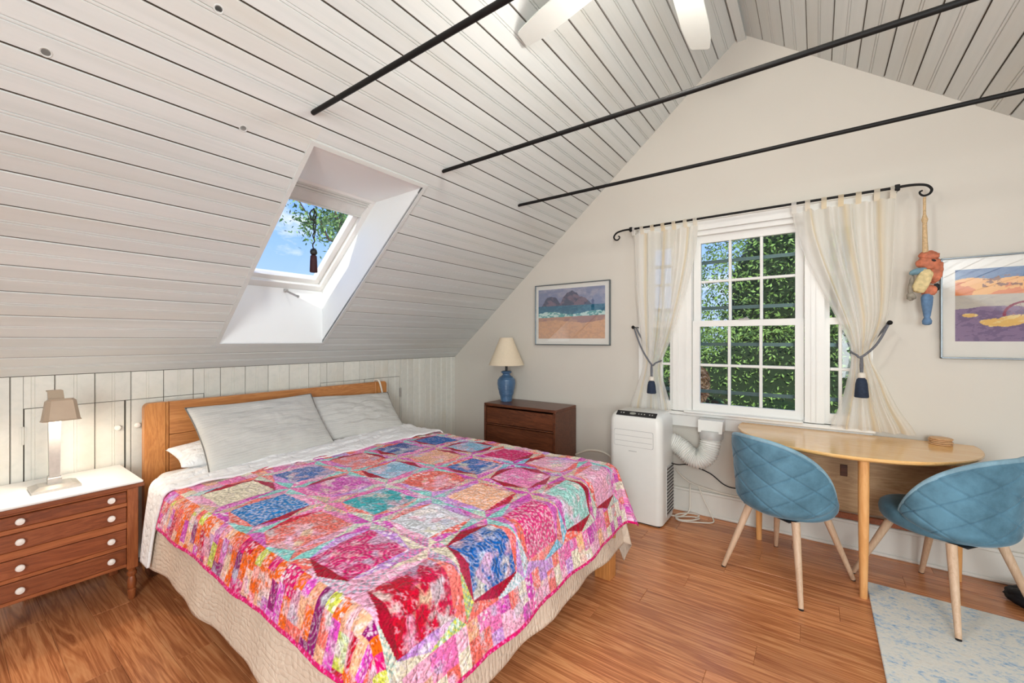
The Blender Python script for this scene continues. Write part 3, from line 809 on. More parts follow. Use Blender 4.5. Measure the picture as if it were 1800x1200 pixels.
# beige coverlet under the quilt
d1 = Drape(-1.035, .745, 2.405, .585, R=.05, al=82, seed=2, fold=.011)
def cov_edge(S, Tt):
    # wavy hem
    return S, Tt
o = cloth('coverlet', d1, -2.74, -.565, .345, 2.80, .012, M_coverlet, thick=.006)
setp(o, 'beige stitched coverlet hanging below the patchwork quilt', 'coverlet')

# quilt ------------------------------------------------------------------------
QX0, QX1, QY0, QY1 = -2.52, -.655, .525, 2.565
G = .33; GX = -2.285; GY = .883
PAL = dict(blue=srgb(44, 104, 176), blue2=srgb(62, 128, 190), dblue=srgb(40, 78, 150), teal=srgb(92, 176, 184), sky=srgb(156, 200, 228), coral=srgb(238, 128, 118), pink=srgb(240, 140, 190),
           mag=srgb(214, 52, 120), red=srgb(196, 34, 72), dred=srgb(160, 32, 62), orange=srgb(238, 122, 74), peach=srgb(246, 190, 160), cream=srgb(242, 232, 210), lime=srgb(212, 214, 120),
           lilac=srgb(206, 160, 222), orchid=srgb(216, 110, 190), plum=srgb(140, 44, 108), white=srgb(240, 240, 248), mint=srgb(170, 222, 214), green=srgb(44, 120, 110), lpink=srgb(248, 190, 214))
SQ = [['cream', 'blue', 'coral', 'dblue', 'blue'],
      ['blue2', 'orchid', 'sky', 'peach', 'sky'],
      ['coral', 'teal', 'coral', 'blue', 'mag'],
      ['mag', 'white', 'peach', 'pink', 'lpink'],
      ['red', 'blue', 'mag', 'mint', 'lpink']]
PN = list(PAL)
PA = np.array([PAL[k] for k in PN])
ix_ = {k: i for i, k in enumerate(PN)}
def quiltcol(S, Tt):
    u = (S - GX) / G + .5; v = (Tt - GY) / G + .5
    # slight waviness of the piecing
    u = u + .02 * (fbm(S * 5, Tt * 5, 5) - .5); v = v + .02 * (fbm(S * 5, Tt * 5, 8) - .5)
    iu = np.floor(u).astype(int); iv = np.floor(v).astype(int); fu = u - iu - .5; fv = v - iv - .5
    au, av = np.abs(fu), np.abs(fv)
    inside = (u > 0) & (u < 5) & (v > 0) & (v < 5)
    sqi = np.array([[ix_[k] for k in r] for r in SQ])
    cidx = sqi[np.clip(iu, 0, 4), np.clip(iv, 0, 4)]
    insq = (np.maximum(au, av) < .352)
    # sashing
    cu = iu + (fu > 0); cv = iv + (fv > 0)             # nearest corner
    du = .5 - au; dv = .5 - av
    along = du > dv                                     # piece runs in u direction
    lo = np.minimum(du, dv); hi = np.maximum(du, dv)
    tq = np.clip((hi - .10) / .40, 0, 1); tri = (lo > .150 - .135 * tq) & (hi > .10)
    quad = (fu > 0) * 1 + (fv > 0) * 2 + along * 4
    par = (along ^ (fu * fv > 0)) * 1; kc = _h(cu * 8 + par * 3, cv * 3 + par, 21)
    kA = np.array([ix_[k] for k in ('mint', 'white', 'cream', 'mint', 'peach', 'sky')]); kB = np.array([ix_[k] for k in ('pink', 'orchid', 'lilac', 'coral', 'lpink', 'orchid')])
    kidx = np.where(par > 0, kA[(kc * 5.99).astype(int)], kB[(kc * 5.99).astype(int)])
    # warmer palette near the foot/left corner
    warm = (Tt < 1.1) & (S > -1.35)
    wk = np.array([ix_[k] for k in ('cream', 'lime', 'coral', 'pink', 'lpink', 'coral', 'cream', 'lime')])
    kidx = np.where(warm, wk[(kc * 7.99).astype(int)], kidx)
    side = np.where(along, 2 + (fv > 0), (fu > 0) * 1)
    tcr = _h(iu * 5 + side, iv * 7 + side, 33)
    tri_ = np.array([ix_[k] for k in ('dred', 'dred', 'coral', 'pink', 'dred', 'orchid', 'red', 'coral', 'lilac', 'lpink')])
    tidx = tri_[(tcr * 9.99).astype(int)]
    idx = np.where(insq, cidx, np.where(tri, tidx, kidx))
    pid = np.where(insq, iu * 7 + iv * 13, np.where(tri, 100 + iu * 31 + iv * 17 + side * 3, 400 + cu * 23 + cv * 29 + quad))
    # border
    ex = np.where(u < 0, -u, np.where(u > 5, u - 5, 0)); ey = np.where(v < 0, -v, np.where(v > 5, v - 5, 0))
    bo = ~inside
    run = np.where(ey > ex, S, Tt); dep = np.maximum(ex, ey)
    bw_ = np.where(ey > ex, .045, .055); bi_ = np.floor(run / bw_); bj = np.floor(dep / .27 + .5 * _h(bi_, bi_ * 0, 3))
    bc = _h(bi_, bj + 3 * (ey > ex), 77)
    bw = np.array([ix_[k] for k in ('lime', 'orange', 'plum', 'coral', 'peach', 'mag', 'orange', 'red', 'peach', 'plum', 'orange', 'coral', 'orange', 'orchid')])
    bl_ = np.array([ix_[k] for k in ('lpink', 'peach', 'orchid', 'coral', 'cream', 'lilac', 'lpink', 'pink', 'pink', 'orchid', 'cream', 'coral')])
    bidx = np.where((ey > ex) & (v < 0), bw[(bc * 13.99).astype(int)], bl_[(bc * 11.99).astype(int)])
    idx = np.where(bo, bidx, idx); pid = np.where(bo, 900 + bi_ * 3 + bj, pid)
    col = PA[idx].copy()
    # prints
    style = _h(pid, pid * 0 + 4, 55)
    hue = _h(pid, pid * 0 + 9, 66)
    n1 = fbm(S * 22, Tt * 22, 31); n2 = fbm(S * 60, Tt * 60, 32, 2)
    d, cid = voro(S * 40, Tt * 40, 3); d2, cid2 = voro(S * 60, Tt * 60, 8); d3, cid3 = voro(S * 11, Tt * 11, 14)
    second = PA[((cid3 * 997 + hue * 31) % len(PN)).astype(int)]
    light = np.array([1, .93, .95])
    def blend(c, m, q): return c * (1 - m[..., None]) + q * m[..., None]
    # large flowers: shift of colour by cell and rays
    fl_ = (style < .42) | insq & (style < .75)
    ang = np.arctan2(np.sin(d3 * 40 + n1 * 6), np.cos(S * 140 + Tt * 90))
    big = np.clip((n1 - .48) * 6, 0, 1) * .45
    col = blend(col, np.where(fl_, big * 1.5, 0), second * .5 + np.array([1, .9, .95]) * .5)
    lines = np.exp(-((np.mod(n1 * 9 + d3 * 2, 1) - .5) / .08) ** 2)
    col = blend(col, np.where(fl_, lines * .75, 0), col * .35 + np.array([.10, .02, .05]) * .4)
    rings = np.exp(-((np.mod(d3 * 6, 1) - .5) / .12) ** 2)
    col = blend(col, np.where(fl_ & (hue > .4), rings * .35, 0), light)
    # dots
    dt = (style >= .42) & (style < .68) & ~fl_
    col = blend(col, np.where(dt, (d < .30) * .75, 0), np.where((hue > .5)[..., None], light, col * .55 + second * .45))
    # small busy print
    bs = (style >= .68) & ~fl_
    col = blend(col, np.where(bs, (d2 < .33) * .45, 0), np.where((hue > .45)[..., None], light, col * .4))
    isdred = (idx == ix_['dred'])
    col = np.where(isdred[..., None], PA[ix_['dred']] * (1 + .25 * (np.sin(S * 500 + Tt * 300)[..., None])), col)
    # glare painted into the patch colours, mottled and paler towards the right
    wh = np.clip((fbm(S * 4, Tt * 4, 91) - .38) * 2.2, 0, 1) * np.clip((Tt - .8) / .5, 0, 1) * .22
    wh = np.where(_h(pid, pid * 0 + 2, 12) < .35, 0, wh); col = blend(col, wh, np.array([.93, .80, .90]))
    thr, tid = voro(S * 70, Tt * 70, 19); col = col * (1 - .34 * (thr < .26))[..., None]
    col = blend(col, (tid > .76) * (thr > .4) * (idx != ix_['dred']) * .32, np.array([.95, .82, .92]))
    # gingham in every other star point
    gg = (~insq) & (~tri) & inside & (par > 0); ck = (np.sin(S * 2 * PI / .022) > 0) ^ (np.sin(Tt * 2 * PI / .022) > 0)
    col = blend(col, gg * ck * .45, np.array(PAL['teal']))
    col = col * (.80 + .34 * n1[..., None] + .12 * (n2[..., None] - .5))
    # seams between patches show as a slightly darker hairline (stitch valley colour of the thread)
    # binding
    e_ = np.minimum(np.minimum(S - QX0 + .10 * np.clip((1.5 - Tt) / .75, 0, 1), QX1 - S), np.minimum(Tt - QY0, QY1 - Tt))
    bnd = e_ < .014
    bcol = np.where((d2 < .25)[..., None], PA[ix_['pink']], PA[ix_['mag']] * .9)
    col = np.where(bnd[..., None], bcol, col)
    lum = col.mean(-1, keepdims=True); col = lum + (col - lum) * 1.28
    return np.clip(col, 0, 1)
d2_ = Drape(-1.03, .735, 2.415, .598, R=.06, al=77, seed=5, fold=.014, crown=.014)
def quilt_edge(S, Tt):
    return S - .10 * np.clip((1.5 - Tt) / .75, 0, 1) * np.clip(1 - (S - QX0) / .35, 0, 1) ** 2, Tt
def quilt_wr(S, Tt, X, Y, Z):
    d, _ = voro(S * 17, Tt * 17, 41)
    return .006 * np.clip(.55 - d, 0, .5) + .012 * (fbm(S * 7, Tt * 7, 19) - .5) * (Z > .5)
o = cloth('quilt', d2_, QX0, QX1, QY0, QY1, .0042, M_quilt, quiltcol, quilt_wr, thick=.008, edge=quilt_edge)
setp(o, 'bright pink, blue and coral patchwork quilt spread over the bed', 'quilt')

# white sheet band folded over ------------------------------------------------------
d3_ = Drape(-.5, .724, 2.42, .606, R=.055, al=82, seed=9, fold=.008, crown=.012)
def band_edge(S, Tt):
    k = (S + 3.02) / .53
    L_ = np.interp(Tt, [.32, .65, .95, 2.8], [-2.765, -2.82, -2.98, -3.0]); R_ = np.interp(Tt, [.32, .60, .85, 1.4, 2.8], [-2.655, -2.63, -2.57, -2.50, -2.47])
    return L_ + k * (R_ - L_) + .006 * np.sin(Tt * 23) * k + .01 * np.sin(Tt * 9), Tt
def sheet_wr(S, Tt, X, Y, Z):
    return (.060 * np.abs(fbm(S * 8 + Tt * 1.6, Tt * 2.4, 61) - .5) + .022 * (fbm(S * 20 + Tt * 3, Tt * 6, 64) - .5)) * (Z > .55) - .0
o = cloth('top_sheet', d3_, -3.02, -2.49, .32, 2.74, .008, M_sheet, None, sheet_wr, thick=.012, edge=band_edge)
setp(o, 'white top sheet folded back in a band above the patchwork quilt', 'sheet')

# pillows ------------------------------------------------------------------------------
def pillow(name, w, h, th, M, mt, seed, pipe=None, n=70, wr=1.):
    U, V = np.meshgrid(np.linspace(-1, 1, n), np.linspace(-1, 1, int(n * h / w) + 8), indexing='ij')
    def half(sg):
        x = U * w / 2 * (1 - .05 * (1 - V ** 2)); y = V * h / 2 * (1 - .07 * (1 - U ** 2))
        pr = (np.clip(1 - np.abs(U) ** 2.6, 0, 1) ** .55) * (np.clip(1 - np.abs(V) ** 2.4, 0, 1) ** .55)
        z = sg * th / 2 * pr + sg * .003
        z = z + sg * wr * pr * (.020 * (fbm(U * 2.5 + seed, V * 5, seed) - .5) + .010 * (fbm(U * 5, V * 14, seed + 2) - .5))
        return x, y, z
    mb = None
    xa, ya, za = half(1); xb, yb, zb = half(-1)
    X = np.concatenate([xa, xb[::-1]], 0); Y = np.concatenate([ya, yb[::-1]], 0); Z = np.concatenate([za, zb[::-1]], 0)
    UU = np.concatenate([xa, xb[::-1]], 0); VV = np.concatenate([ya, yb[::-1]], 0)
    P = np.stack([X, Y, Z, np.ones_like(X)], -1) @ np.array(M).T
    me = grid_mesh(name, P[..., 0], P[..., 1], P[..., 2], (UU, VV))
    bm = bmesh.new(); bm.from_mesh(me); bmesh.ops.remove_doubles(bm, verts=bm.verts, dist=.0075)
    bmesh.ops.holes_fill(bm, edges=[e for e in bm.edges if e.is_boundary]); bm.to_mesh(me); bm.free()
    me.polygons.foreach_set('use_smooth', [True] * len(me.polygons))
    o = link(name, me, mt)
    if pipe:
        pts = []
        for k in range(n): pts.append((xa[k, 0], ya[k, 0]))
        for k in range(xa.shape[1]): pts.append((xa[-1, k], ya[-1, k]))
        for k in range(n - 1, -1, -1): pts.append((xa[k, -1], ya[k, -1]))
        for k in range(xa.shape[1] - 1, -1, -1): pts.append((xa[0, k], ya[0, k]))
        pp = [Matrix([list(r) for r in M]) @ Vector((a, b, 0)) for a, b in pts[::3]]
        MB().tube(pp, .003, 6).obj('piping', pipe, o, 60)
    return o
def PM(cy, xb, zb, xt, zt, h, roll=0., yaw=0.):
    """local x -> +Y, local y -> up the lean, local z -> out (towards +X)"""
    up = Vector((xt - xb, 0, zt - zb)).normalized(); side = Vector((0, 1, 0)); nr = side.cross(up)
    M = Matrix.Identity(4)
    c_ = Vector((xb, cy, zb)) + up * h / 2
    for i in range(3): M[i][0] = side[i]; M[i][1] = up[i]; M[i][2] = nr[i]; M[i][3] = c_[i]
    return Matrix.Translation(c_) @ Matrix.Rotation(yaw, 4, 'Z') @ Matrix.Translation(-c_) @ M @ Matrix.Rotation(roll, 4, 'Z')
o = pillow('pillow', .76, .28, .12, PM(1.20, -2.86, .64, -3.14, .70, .28, 0.0), M_sheet, 4, wr=1.6)
setp(o, 'white pillow lying flat under the left grey sham', 'pillow')
o = pillow('pillow', .62, .26, .10, PM(2.02, -2.88, .64, -3.14, .69, .26, 0.), M_sheet, 9, wr=1.6)
setp(o, 'white pillow lying flat hidden under the right grey sham', 'pillow')
o = pillow('pillow_sham', .74, .42, .12, PM(2.02, -2.85, .605, -3.11, .87, .40, -.06, -.02), M_sham, 21, M_piping, wr=2.)
setp(o, 'light grey quilted pillow sham on the right, tucked behind its neighbour', 'pillow', 'grey quilted shams')
o = pillow('pillow_sham', .80, .48, .13, PM(1.30, -2.76, .600, -3.06, .93, .45, -.0, .06), M_sham, 12, M_piping, wr=2.)
setp(o, 'light grey quilted pillow sham on the left, in front, with grey piping', 'pillow', 'grey quilted shams')

# lamp cord over the headboard
cp = spline([(-3.24, 2.355, .80), (-3.24, 2.355, .97), (-3.20, 2.358, .992), (-3.172, 2.365, .965), (-3.165, 2.39, .86), (-3.158, 2.42, .72), (-3.15, 2.44, .60)], 6)
o = MB().tube(cp, .008, 8).obj('cord', M_cord, None, 60); setp(o, 'white cord draped over the right end of the headboard', 'cord')

# ================================================================== NIGHTSTAND CHEST
ch = empty('chest', (-3.09, .385, 0), label='small reddish-brown four-drawer chest with white top beside the bed', cat='nightstand')
def C_(mb, name, mt, par=ch, sm=None): return B(mb, name, mt, par, sm, (-3.09, .385, 0))
cy0, cy1, cx0, cx1 = .120, .642, -3.31, -2.875
C_(MB().bbox(cx0 - .01, cx1 + .018, cy0 - .02, cy1 + .02, .585, .605, b=.003), 'top_edge', M_chestw)
C_(MB().bbox(cx0 - .01, cx1 + .014, cy0 - .016, cy1 + .016, .605, .618, b=.003), 'top', M_top)
C_(MB().bbox(cx0, cx1 - .012, cy0 + .01, cy0 + .025, .18, .585, b=.002).bbox(cx0, cx1 - .012, cy1 - .025, cy1 - .01, .18, .585, b=.002).bbox(cx0, cx0 + .012, cy0 + .02, cy1 - .02, .18, .585, b=.002).bbox(cx0, cx1 - .02, cy0 + .02, cy1 - .02, .18, .195, b=.002), 'case', M_chestv)
for a in (cy0, cy1 - .045):
    C_(MB().bbox(cx1 - .045, cx1, a, a + .045, .165, .585, b=.003), 'post', M_chestv)
rails = MB()
zs = [(.515, .570), (.415, .490), (.298, .376), (.198, .276)]
for z0_, z1_ in ((.572, .586), (.492, .513), (.378, .413), (.278, .296), (.18, .196)):
    rails.bbox(cx1 - .03, cx1 - .004, cy0 + .045, cy1 - .045, z0_, z1_, b=.002)
C_(rails, 'rails', M_chestr)
kn_prof = [(.005, 0), (.006, .008), (.012, .012), (.0155, .018), (.013, .024), (.004, .027)]
for z0_, z1_ in zs:
    d = C_(MB().bbox(cx1 - .03, cx1 + .001, cy0 + .047, cy1 - .047, z0_, z1_, b=.003), 'drawer', M_chestw)
    for ky in (.236, .534):
        Mx = Matrix.Translation((cx1, ky, (z0_ + z1_) / 2 + .002)) @ Matrix.Rotation(PI / 2, 4, 'Y')
        C_(MB().lathe(kn_prof, 20, M=Mx), 'knob', M_knob, d, 40)
lp = [(.010, 0), (.014, .004), (.017, .03), (.019, .05), (.013, .056), (.018, .064), (.020, .09), (.015, .115), (.013, .12), (.021, .130), (.021, .142), (.014, .150), (.018, .165)]
for a in (cy0 + .022, cy1 - .022):
    C_(MB().lathe(lp, 20, c=(cx1 - .024, a, 0)), 'leg', M_chestv, sm=40)
    C_(MB().bbox(cx0 + .002, cx0 + .04, a - .02, a + .02, 0, .19, b=.003), 'leg', M_chestv)

# bedside lamp --------------------------------------------------------------------------
LX, LY, LZ = -3.06, .363, .618
lamp = empty('table_lamp', (LX, LY, LZ), label='metal reading lamp with square column and tan tilted shade on the white-topped chest', cat='lamp')
def frus(mb, x0, x1, y0, y1, z0, X0, X1, Y0, Y1, z1, M=None):
    v = [(x0, y0, z0), (x1, y0, z0), (x1, y1, z0), (x0, y1, z0), (X0, Y0, z1), (X1, Y0, z1), (X1, Y1, z1), (X0, Y1, z1)]
    if M is not None: v = [M @ Vector(p) for p in v]
    return mb.add(v, [(0, 3, 2, 1), (4, 5, 6, 7), (0, 1, 5, 4), (1, 2, 6, 5), (2, 3, 7, 6), (3, 0, 4, 7)])
m_ = MB().box(-.07, .075, -.082, .085, 0, .012); frus(m_, -.07, .075, -.082, .085, .012, -.045, .045, -.055, .058, .024)
m_.obj('base', M_brushed, lamp)
m_ = MB().box(-.019, .019, -.024, .024, .022, .05); frus(m_, -.019, .019, -.024, .024, .05, -.015, .015, -.020, .020, .056); m_.box(-.017, .017, -.022, .022, .056, .062)
frus(m_, -.013, .013, -.0185, .0185, .062, -.016, .016, -.0225, .0225, .476)
m_.obj('column', M_brushed, lamp)
# bracket over the top and tilted shade
m_ = MB().bbox(-.018, .030, -.027, .027, .476, .483, b=.002)
Ms = Matrix.Translation((.028, .0, .480)) @ Matrix.Rotation(math.radians(-40), 4, 'Y')
m_.box(-.003, .002, -.027, .027, -.055, .002, M=Ms); m_.obj('bracket', M_lamp_tan, lamp)
def shade_ring(z, w, d, c):
    # six-sided outline with chamfered front corners, front towards +x
    return [(-d, -w), (d - c, -w), (d, -w + c), (d, w - c), (d - c, w), (-d, w)]
V = []; F = []
rings = [(-.046, .040, .030, .012), (-.056, .050, .040, .014), (-.145, .062, .052, .016), (-.151, .066, .056, .016)]
Msh = Matrix.Translation((.056, .012, .490)) @ Matrix.Rotation(math.radians(-5), 4, 'Y')
for off in (0, -.0025):
    for (z, w, d, c_) in rings:
        for (a, b) in shade_ring(z, w + off, d + off, c_): V.append(Msh @ Vector((a + .02, b, z + off * .6)))
nR = len(rings)
for L in (0, 1):
    o0 = L * nR * 6
    for i in range(nR - 1):
        for k in range(6):
            q = (o0 + i * 6 + k, o0 + i * 6 + (k + 1) % 6, o0 + (i + 1) * 6 + (k + 1) % 6, o0 + (i + 1) * 6 + k); F.append(q)
F.append(tuple(range(6))); F.append(tuple(nR * 6 + k for k in range(6)))
for k in range(6): F.append(((nR - 1) * 6 + k, (nR - 1) * 6 + (k + 1) % 6, nR * 6 + (nR - 1) * 6 + (k + 1) % 6, nR * 6 + (nR - 1) * 6 + k))
me = bpy.data.meshes.new('shade'); me.from_pydata([tuple(p) for p in V], [], F); me.update(); link('shade', me, M_lamp_tan, lamp)
bulb_p = Msh @ Vector((.02, 0, -.11))
mB, tB, pB, oB = mat('lamp_bulb'); pB.inputs['Emission Color'].default_value = (1, .78, .5, 1); pB.inputs['Emission Strength'].default_value = 12
MB().lathe([(.006, -.022), (.016, -.014), (.018, 0), (.012, .016), (.007, .026)], 16, c=bulb_p).obj('bulb', mB, lamp, 60)
light('bedside_lamp_light', 'POINT', Vector((LX, LY, LZ)) + (Msh @ Vector((.02, 0, -.142))), 7.5, (1, .86, .70), shadow_soft_size=.025)

# ================================================================== DRESSER
dr = empty('dresser', (-2.18, 3.3, 0), label='dark walnut chest of drawers standing in the corner behind the bed', cat='dresser')
def D_(mb, name, mt, par=dr, sm=None): return B(mb, name, mt, par, sm, (-2.18, 3.3, 0))
dx0, dx1, dy0, dy1, dz = -2.572, -1.79, 3.10, 3.478, .752
D_(MB().bbox(dx0, dx1, dy0, dy1, dz - .024, dz, b=.003), 'top', M_walnut)
D_(MB().bbox(dx1 - .022, dx1, dy0, dy1, .05, dz - .024, b=.002), 'side', M_walnut)
D_(MB().bbox(dx0, dx0 + .022, dy0, dy1, .05, dz - .024, b=.002), 'side', M_walnut)
D_(MB().bbox(dx0 + .022, dx1 - .022, dy1 - .012, dy1, .06, dz - .024, b=.002), 'back', M_walnut)
D_(MB().bbox(dx0 + .03, dx1 - .03, dy0 + .03, dy1 - .02, 0, .05, b=.002), 'plinth', M_walnut)
D_(MB().bbox(dx0 + .022, dx1 - .022, dy0 + .012, dy1 - .02, .05, .065, b=.002), 'bottom', M_walnut)
for z0_, z1_ in ((.568, .712), (.388, .548), (.222, .368), (.07, .202)):
    dd = D_(MB().bbox(dx0 + .026, dx1 - .026, dy0 + .006, dy0 + .026, z0_, z1_, b=.003), 'drawer', M_walnut)
    D_(MB().bbox(dx0 + .026, dx1 - .026, dy0 - .004, dy0 + .012, z0_ - .014, z0_ - .003, b=.004), 'pull_lip', M_walnut, dd)

# blue ceramic lamp
bl_ = empty('table_lamp', (-2.455, 3.30, dz), label='ribbed blue ceramic lamp with cream cone shade on the dark dresser', cat='lamp')
pr = [(.052, 0), (.056, .006)]
prof_pts = [(0, .054), (.03, .058), (.08, .072), (.13, .084), (.17, .089), (.20, .086), (.225, .070), (.245, .045), (.252, .036), (.262, .036), (.272, .050), (.280, .053), (.288, .046), (.292, .028)]
N_ = 120
for i in range(N_ + 1):
    z = .292 * i / N_
    for (za, ra), (zb_, rb_) in zip(prof_pts, prof_pts[1:]):
        if za <= z <= zb_ + 1e-9:
            tt = (z - za) / (zb_ - za); tt = tt * tt * (3 - 2 * tt); rr_ = ra + (rb_ - ra) * tt; break
    if z < .235: rr_ += .0012 * math.cos(z * 2 * PI / .0098)
    pr.append((rr_, z + .006))
M_ceramic = plain('blue_glaze', srgb(70, 104, 138), .3, var=.12, scale=12, coat=.3)
MB().lathe(pr, 48).obj('base', M_ceramic, bl_, 50)
MB().lathe([(.012, .295), (.012, .34), (.018, .342), (.018, .365), (.006, .367), (.006, .42)], 16).obj('neck', M_rubber, bl_, 40)
sh = [(.172, .352), (.062, .618)]
V = []; F = []; n = 64
for (r, z) in (sh[0], sh[1], (sh[1][0] - .003, sh[1][1]), (sh[0][0] - .003, sh[0][1])):
    for k in range(n): V.append((r * math.cos(2 * PI * k / n), r * math.sin(2 * PI * k / n), z))
for i in range(4):
    for k in range(n): F.append((i * n + k, i * n + (k + 1) % n, ((i + 1) % 4) * n + (k + 1) % n, ((i + 1) % 4) * n + k))
me = bpy.data.meshes.new('shade'); me.from_pydata(V, [], F); me.update(); so = link('shade', me, M_shade, bl_, 40)
MB().tube([(-.062, 0, .612), (0, 0, .606), (.062, 0, .612)], .0025, 6).obj('shade_spider', M_metal, bl_)

# ================================================================== PICTURES
def picture(name, x0, x1, z0, z1, art, label, fm, mleft, mright, mtop, mbot, tilt=0):
    yb = YB - .004; pe = empty(name, ((x0 + x1) / 2, yb, (z0 + z1) / 2), label=label, cat='picture')
    ox, oz = (x0 + x1) / 2, (z0 + z1) / 2
    a0, a1, b0, b1 = x0 - ox, x1 - ox, z0 - oz, z1 - oz
    f = MB(); fw = .008
    f.bbox(a0, a0 + fw, -.028, 0, b0, b1, b=.002).bbox(a1 - fw, a1, -.028, 0, b0, b1, b=.002).bbox(a0, a1, -.028, 0, b0, b0 + fw, b=.002).bbox(a0, a1, -.028, 0, b1 - fw, b1, b=.002)
    f.obj('frame', fm, pe)
    MB().box(a0 + fw, a1 - fw, -.012, -.006, b0 + fw, b1 - fw).obj('mat_board', M_mat, pe)
    n = 220; m = int(n * (b1 - b0) / (a1 - a0))
    U, V = np.meshgrid(np.linspace(0, 1, n), np.linspace(0, 1, m), indexing='ij')
    me = grid_mesh('print', a0 + mleft + U * (a1 - a0 - mleft - mright), np.full_like(U, -.0125), b0 + mbot + V * (b1 - b0 - mbot - mtop), None, art(U, V))
    link('print', me, M_print, pe)
    me = bpy.data.meshes.new('glass'); me.from_pydata([(a0 + fw, -.020, b0 + fw), (a1 - fw, -.020, b0 + fw), (a1 - fw, -.020, b1 - fw), (a0 + fw, -.020, b1 - fw)], [], [(0, 1, 2, 3)])
    link('glass', me, M_pglass, pe)
M_print, _, _, _ = vcol('printed_paper', .7)
S3 = lambda r, g, b: np.array(srgb(r, g, b))
def lay(c, m, q, a=1.): return c * (1 - (m * a)[..., None]) + q * (m * a)[..., None]
def sea(U, V):
    n = fbm(U * 9, V * 9, 2); n2 = fbm(U * 30, V * 30, 4)
    c = np.ones(U.shape + (3,)) * S3(128, 138, 168); c = lay(c, np.clip((n - .45) * 4, 0, 1), S3(176, 172, 186), .7)
    def mount(cx, w, h, j): return h * np.clip(1 - np.abs((U - cx) / w) ** 1.5, 0, 1) + .12 * (fbm(U * 14, U * 0 + j, j) - .5)
    base_ = .66
    for cx, w, h, j in ((.21, .16, .20, 5), (.52, .20, .30, 6), (.68, .13, .16, 7)):
        m = (V > base_) & (V < base_ + mount(cx, w, h, j)) & (np.abs(U - cx) < w)
        cc = lay(np.ones(U.shape + (3,)) * S3(74, 82, 108), np.clip((fbm(U * 12 + V * 6, V * 12, j) - .45) * 6, 0, 1), S3(122, 108, 124)); c = np.where(m[..., None], cc, c)
    m = V < base_; c = np.where(m[..., None], lay(np.ones(U.shape + (3,)) * S3(44, 108, 136), (n2 > .55) * 1., S3(70, 134, 156), .6), c)
    m = V < .50 + .03 * np.sin(U * 9) + .02 * n2; c = np.where(m[..., None], lay(np.ones(U.shape + (3,)) * S3(98, 168, 168), (n2 > .5) * 1., S3(200, 226, 220)), c)
    m = V < .42 + .03 * U; c = np.where(m[..., None], lay(np.ones(U.shape + (3,)) * S3(168, 132, 126), (n > .5) * 1., S3(186, 146, 128)), c)
    m = V < .32 + .05 * np.sin(U * 7) * .5 + .04 * n; c = np.where(m[..., None], lay(np.ones(U.shape + (3,)) * S3(216, 170, 134), (n2 > .52) * 1., S3(198, 156, 130), .6), c)
    return c
def desert(U, V):
    n = fbm(U * 7, V * 7, 12); n2 = fbm(U * 26, V * 26, 14)
    c = np.ones(U.shape + (3,)) * S3(74, 112, 160); c = lay(c, n2 > .55, S3(92, 128, 170), .6)
    m = V < .82 + .05 * np.sin(U * 5 + .8) + .015 * np.sin(U * 23); c = np.where(m[..., None], lay(np.ones(U.shape + (3,)) * S3(222, 132, 80), (n > .5) * 1., S3(240, 182, 110)), c)
    m = (n2 > .62) & (V > .74) & (V < .9) & (U > .15); c = np.where(m[..., None], S3(130, 84, 66), c)
    m = V < .64; c = np.where(m[..., None], lay(np.ones(U.shape + (3,)) * S3(190, 184, 172), (n2 > .55) * 1., S3(178, 172, 166), .5), c)
    m = V < .42 + .06 * fbm(U * 6, U * 0, 5) + .03 * np.sin(U * 8); c = np.where(m[..., None], lay(np.ones(U.shape + (3,)) * S3(116, 100, 136), (n2 > .5) * 1., S3(144, 124, 156), .8), c)
    for cx, cy, w, h in ((.25, .26, .13, .07), (.36, .31, .12, .05), (.78, .26, .14, .09), (.08, .36, .05, .03)):
        m = ((U - cx) / w) ** 2 + ((V - cy) / h) ** 2 < .7 + .8 * n2 - .3; c = np.where(m[..., None], lay(np.ones(U.shape + (3,)) * S3(232, 190, 112), (n2 > .55) * 1., S3(238, 214, 150)), c)
    for cx in (.38, .62, .80):
        rr = np.hypot((U - cx) * 1.45, V - .36); m = (np.abs(rr - .17) < .012) & (V > .34); c = np.where(m[..., None], S3(138, 44, 80), c)
        an = np.arctan2(V - .36, U - cx); m = (rr < .17) & (np.mod(an * 6, 1) < .12) & (V > .34); c = np.where(m[..., None], S3(160, 90, 110), c)
    m = (U > .7) & (np.abs(V - .52 - .03 * np.sin(U * 9)) < .018); c = np.where(m[..., None], S3(138, 44, 80), c)
    return c
picture('picture', -2.238, -1.462, 1.300, 1.876, sea, 'framed print of mountains, sea and beach above the dark dresser', M_frame, .034, .050, .045, .062)
picture('picture', .588, 1.44, 1.241, 1.825, desert, 'framed print of orange desert and purple ground with wheels, right of the curtain', M_frame, .062, .062, .072, .100)

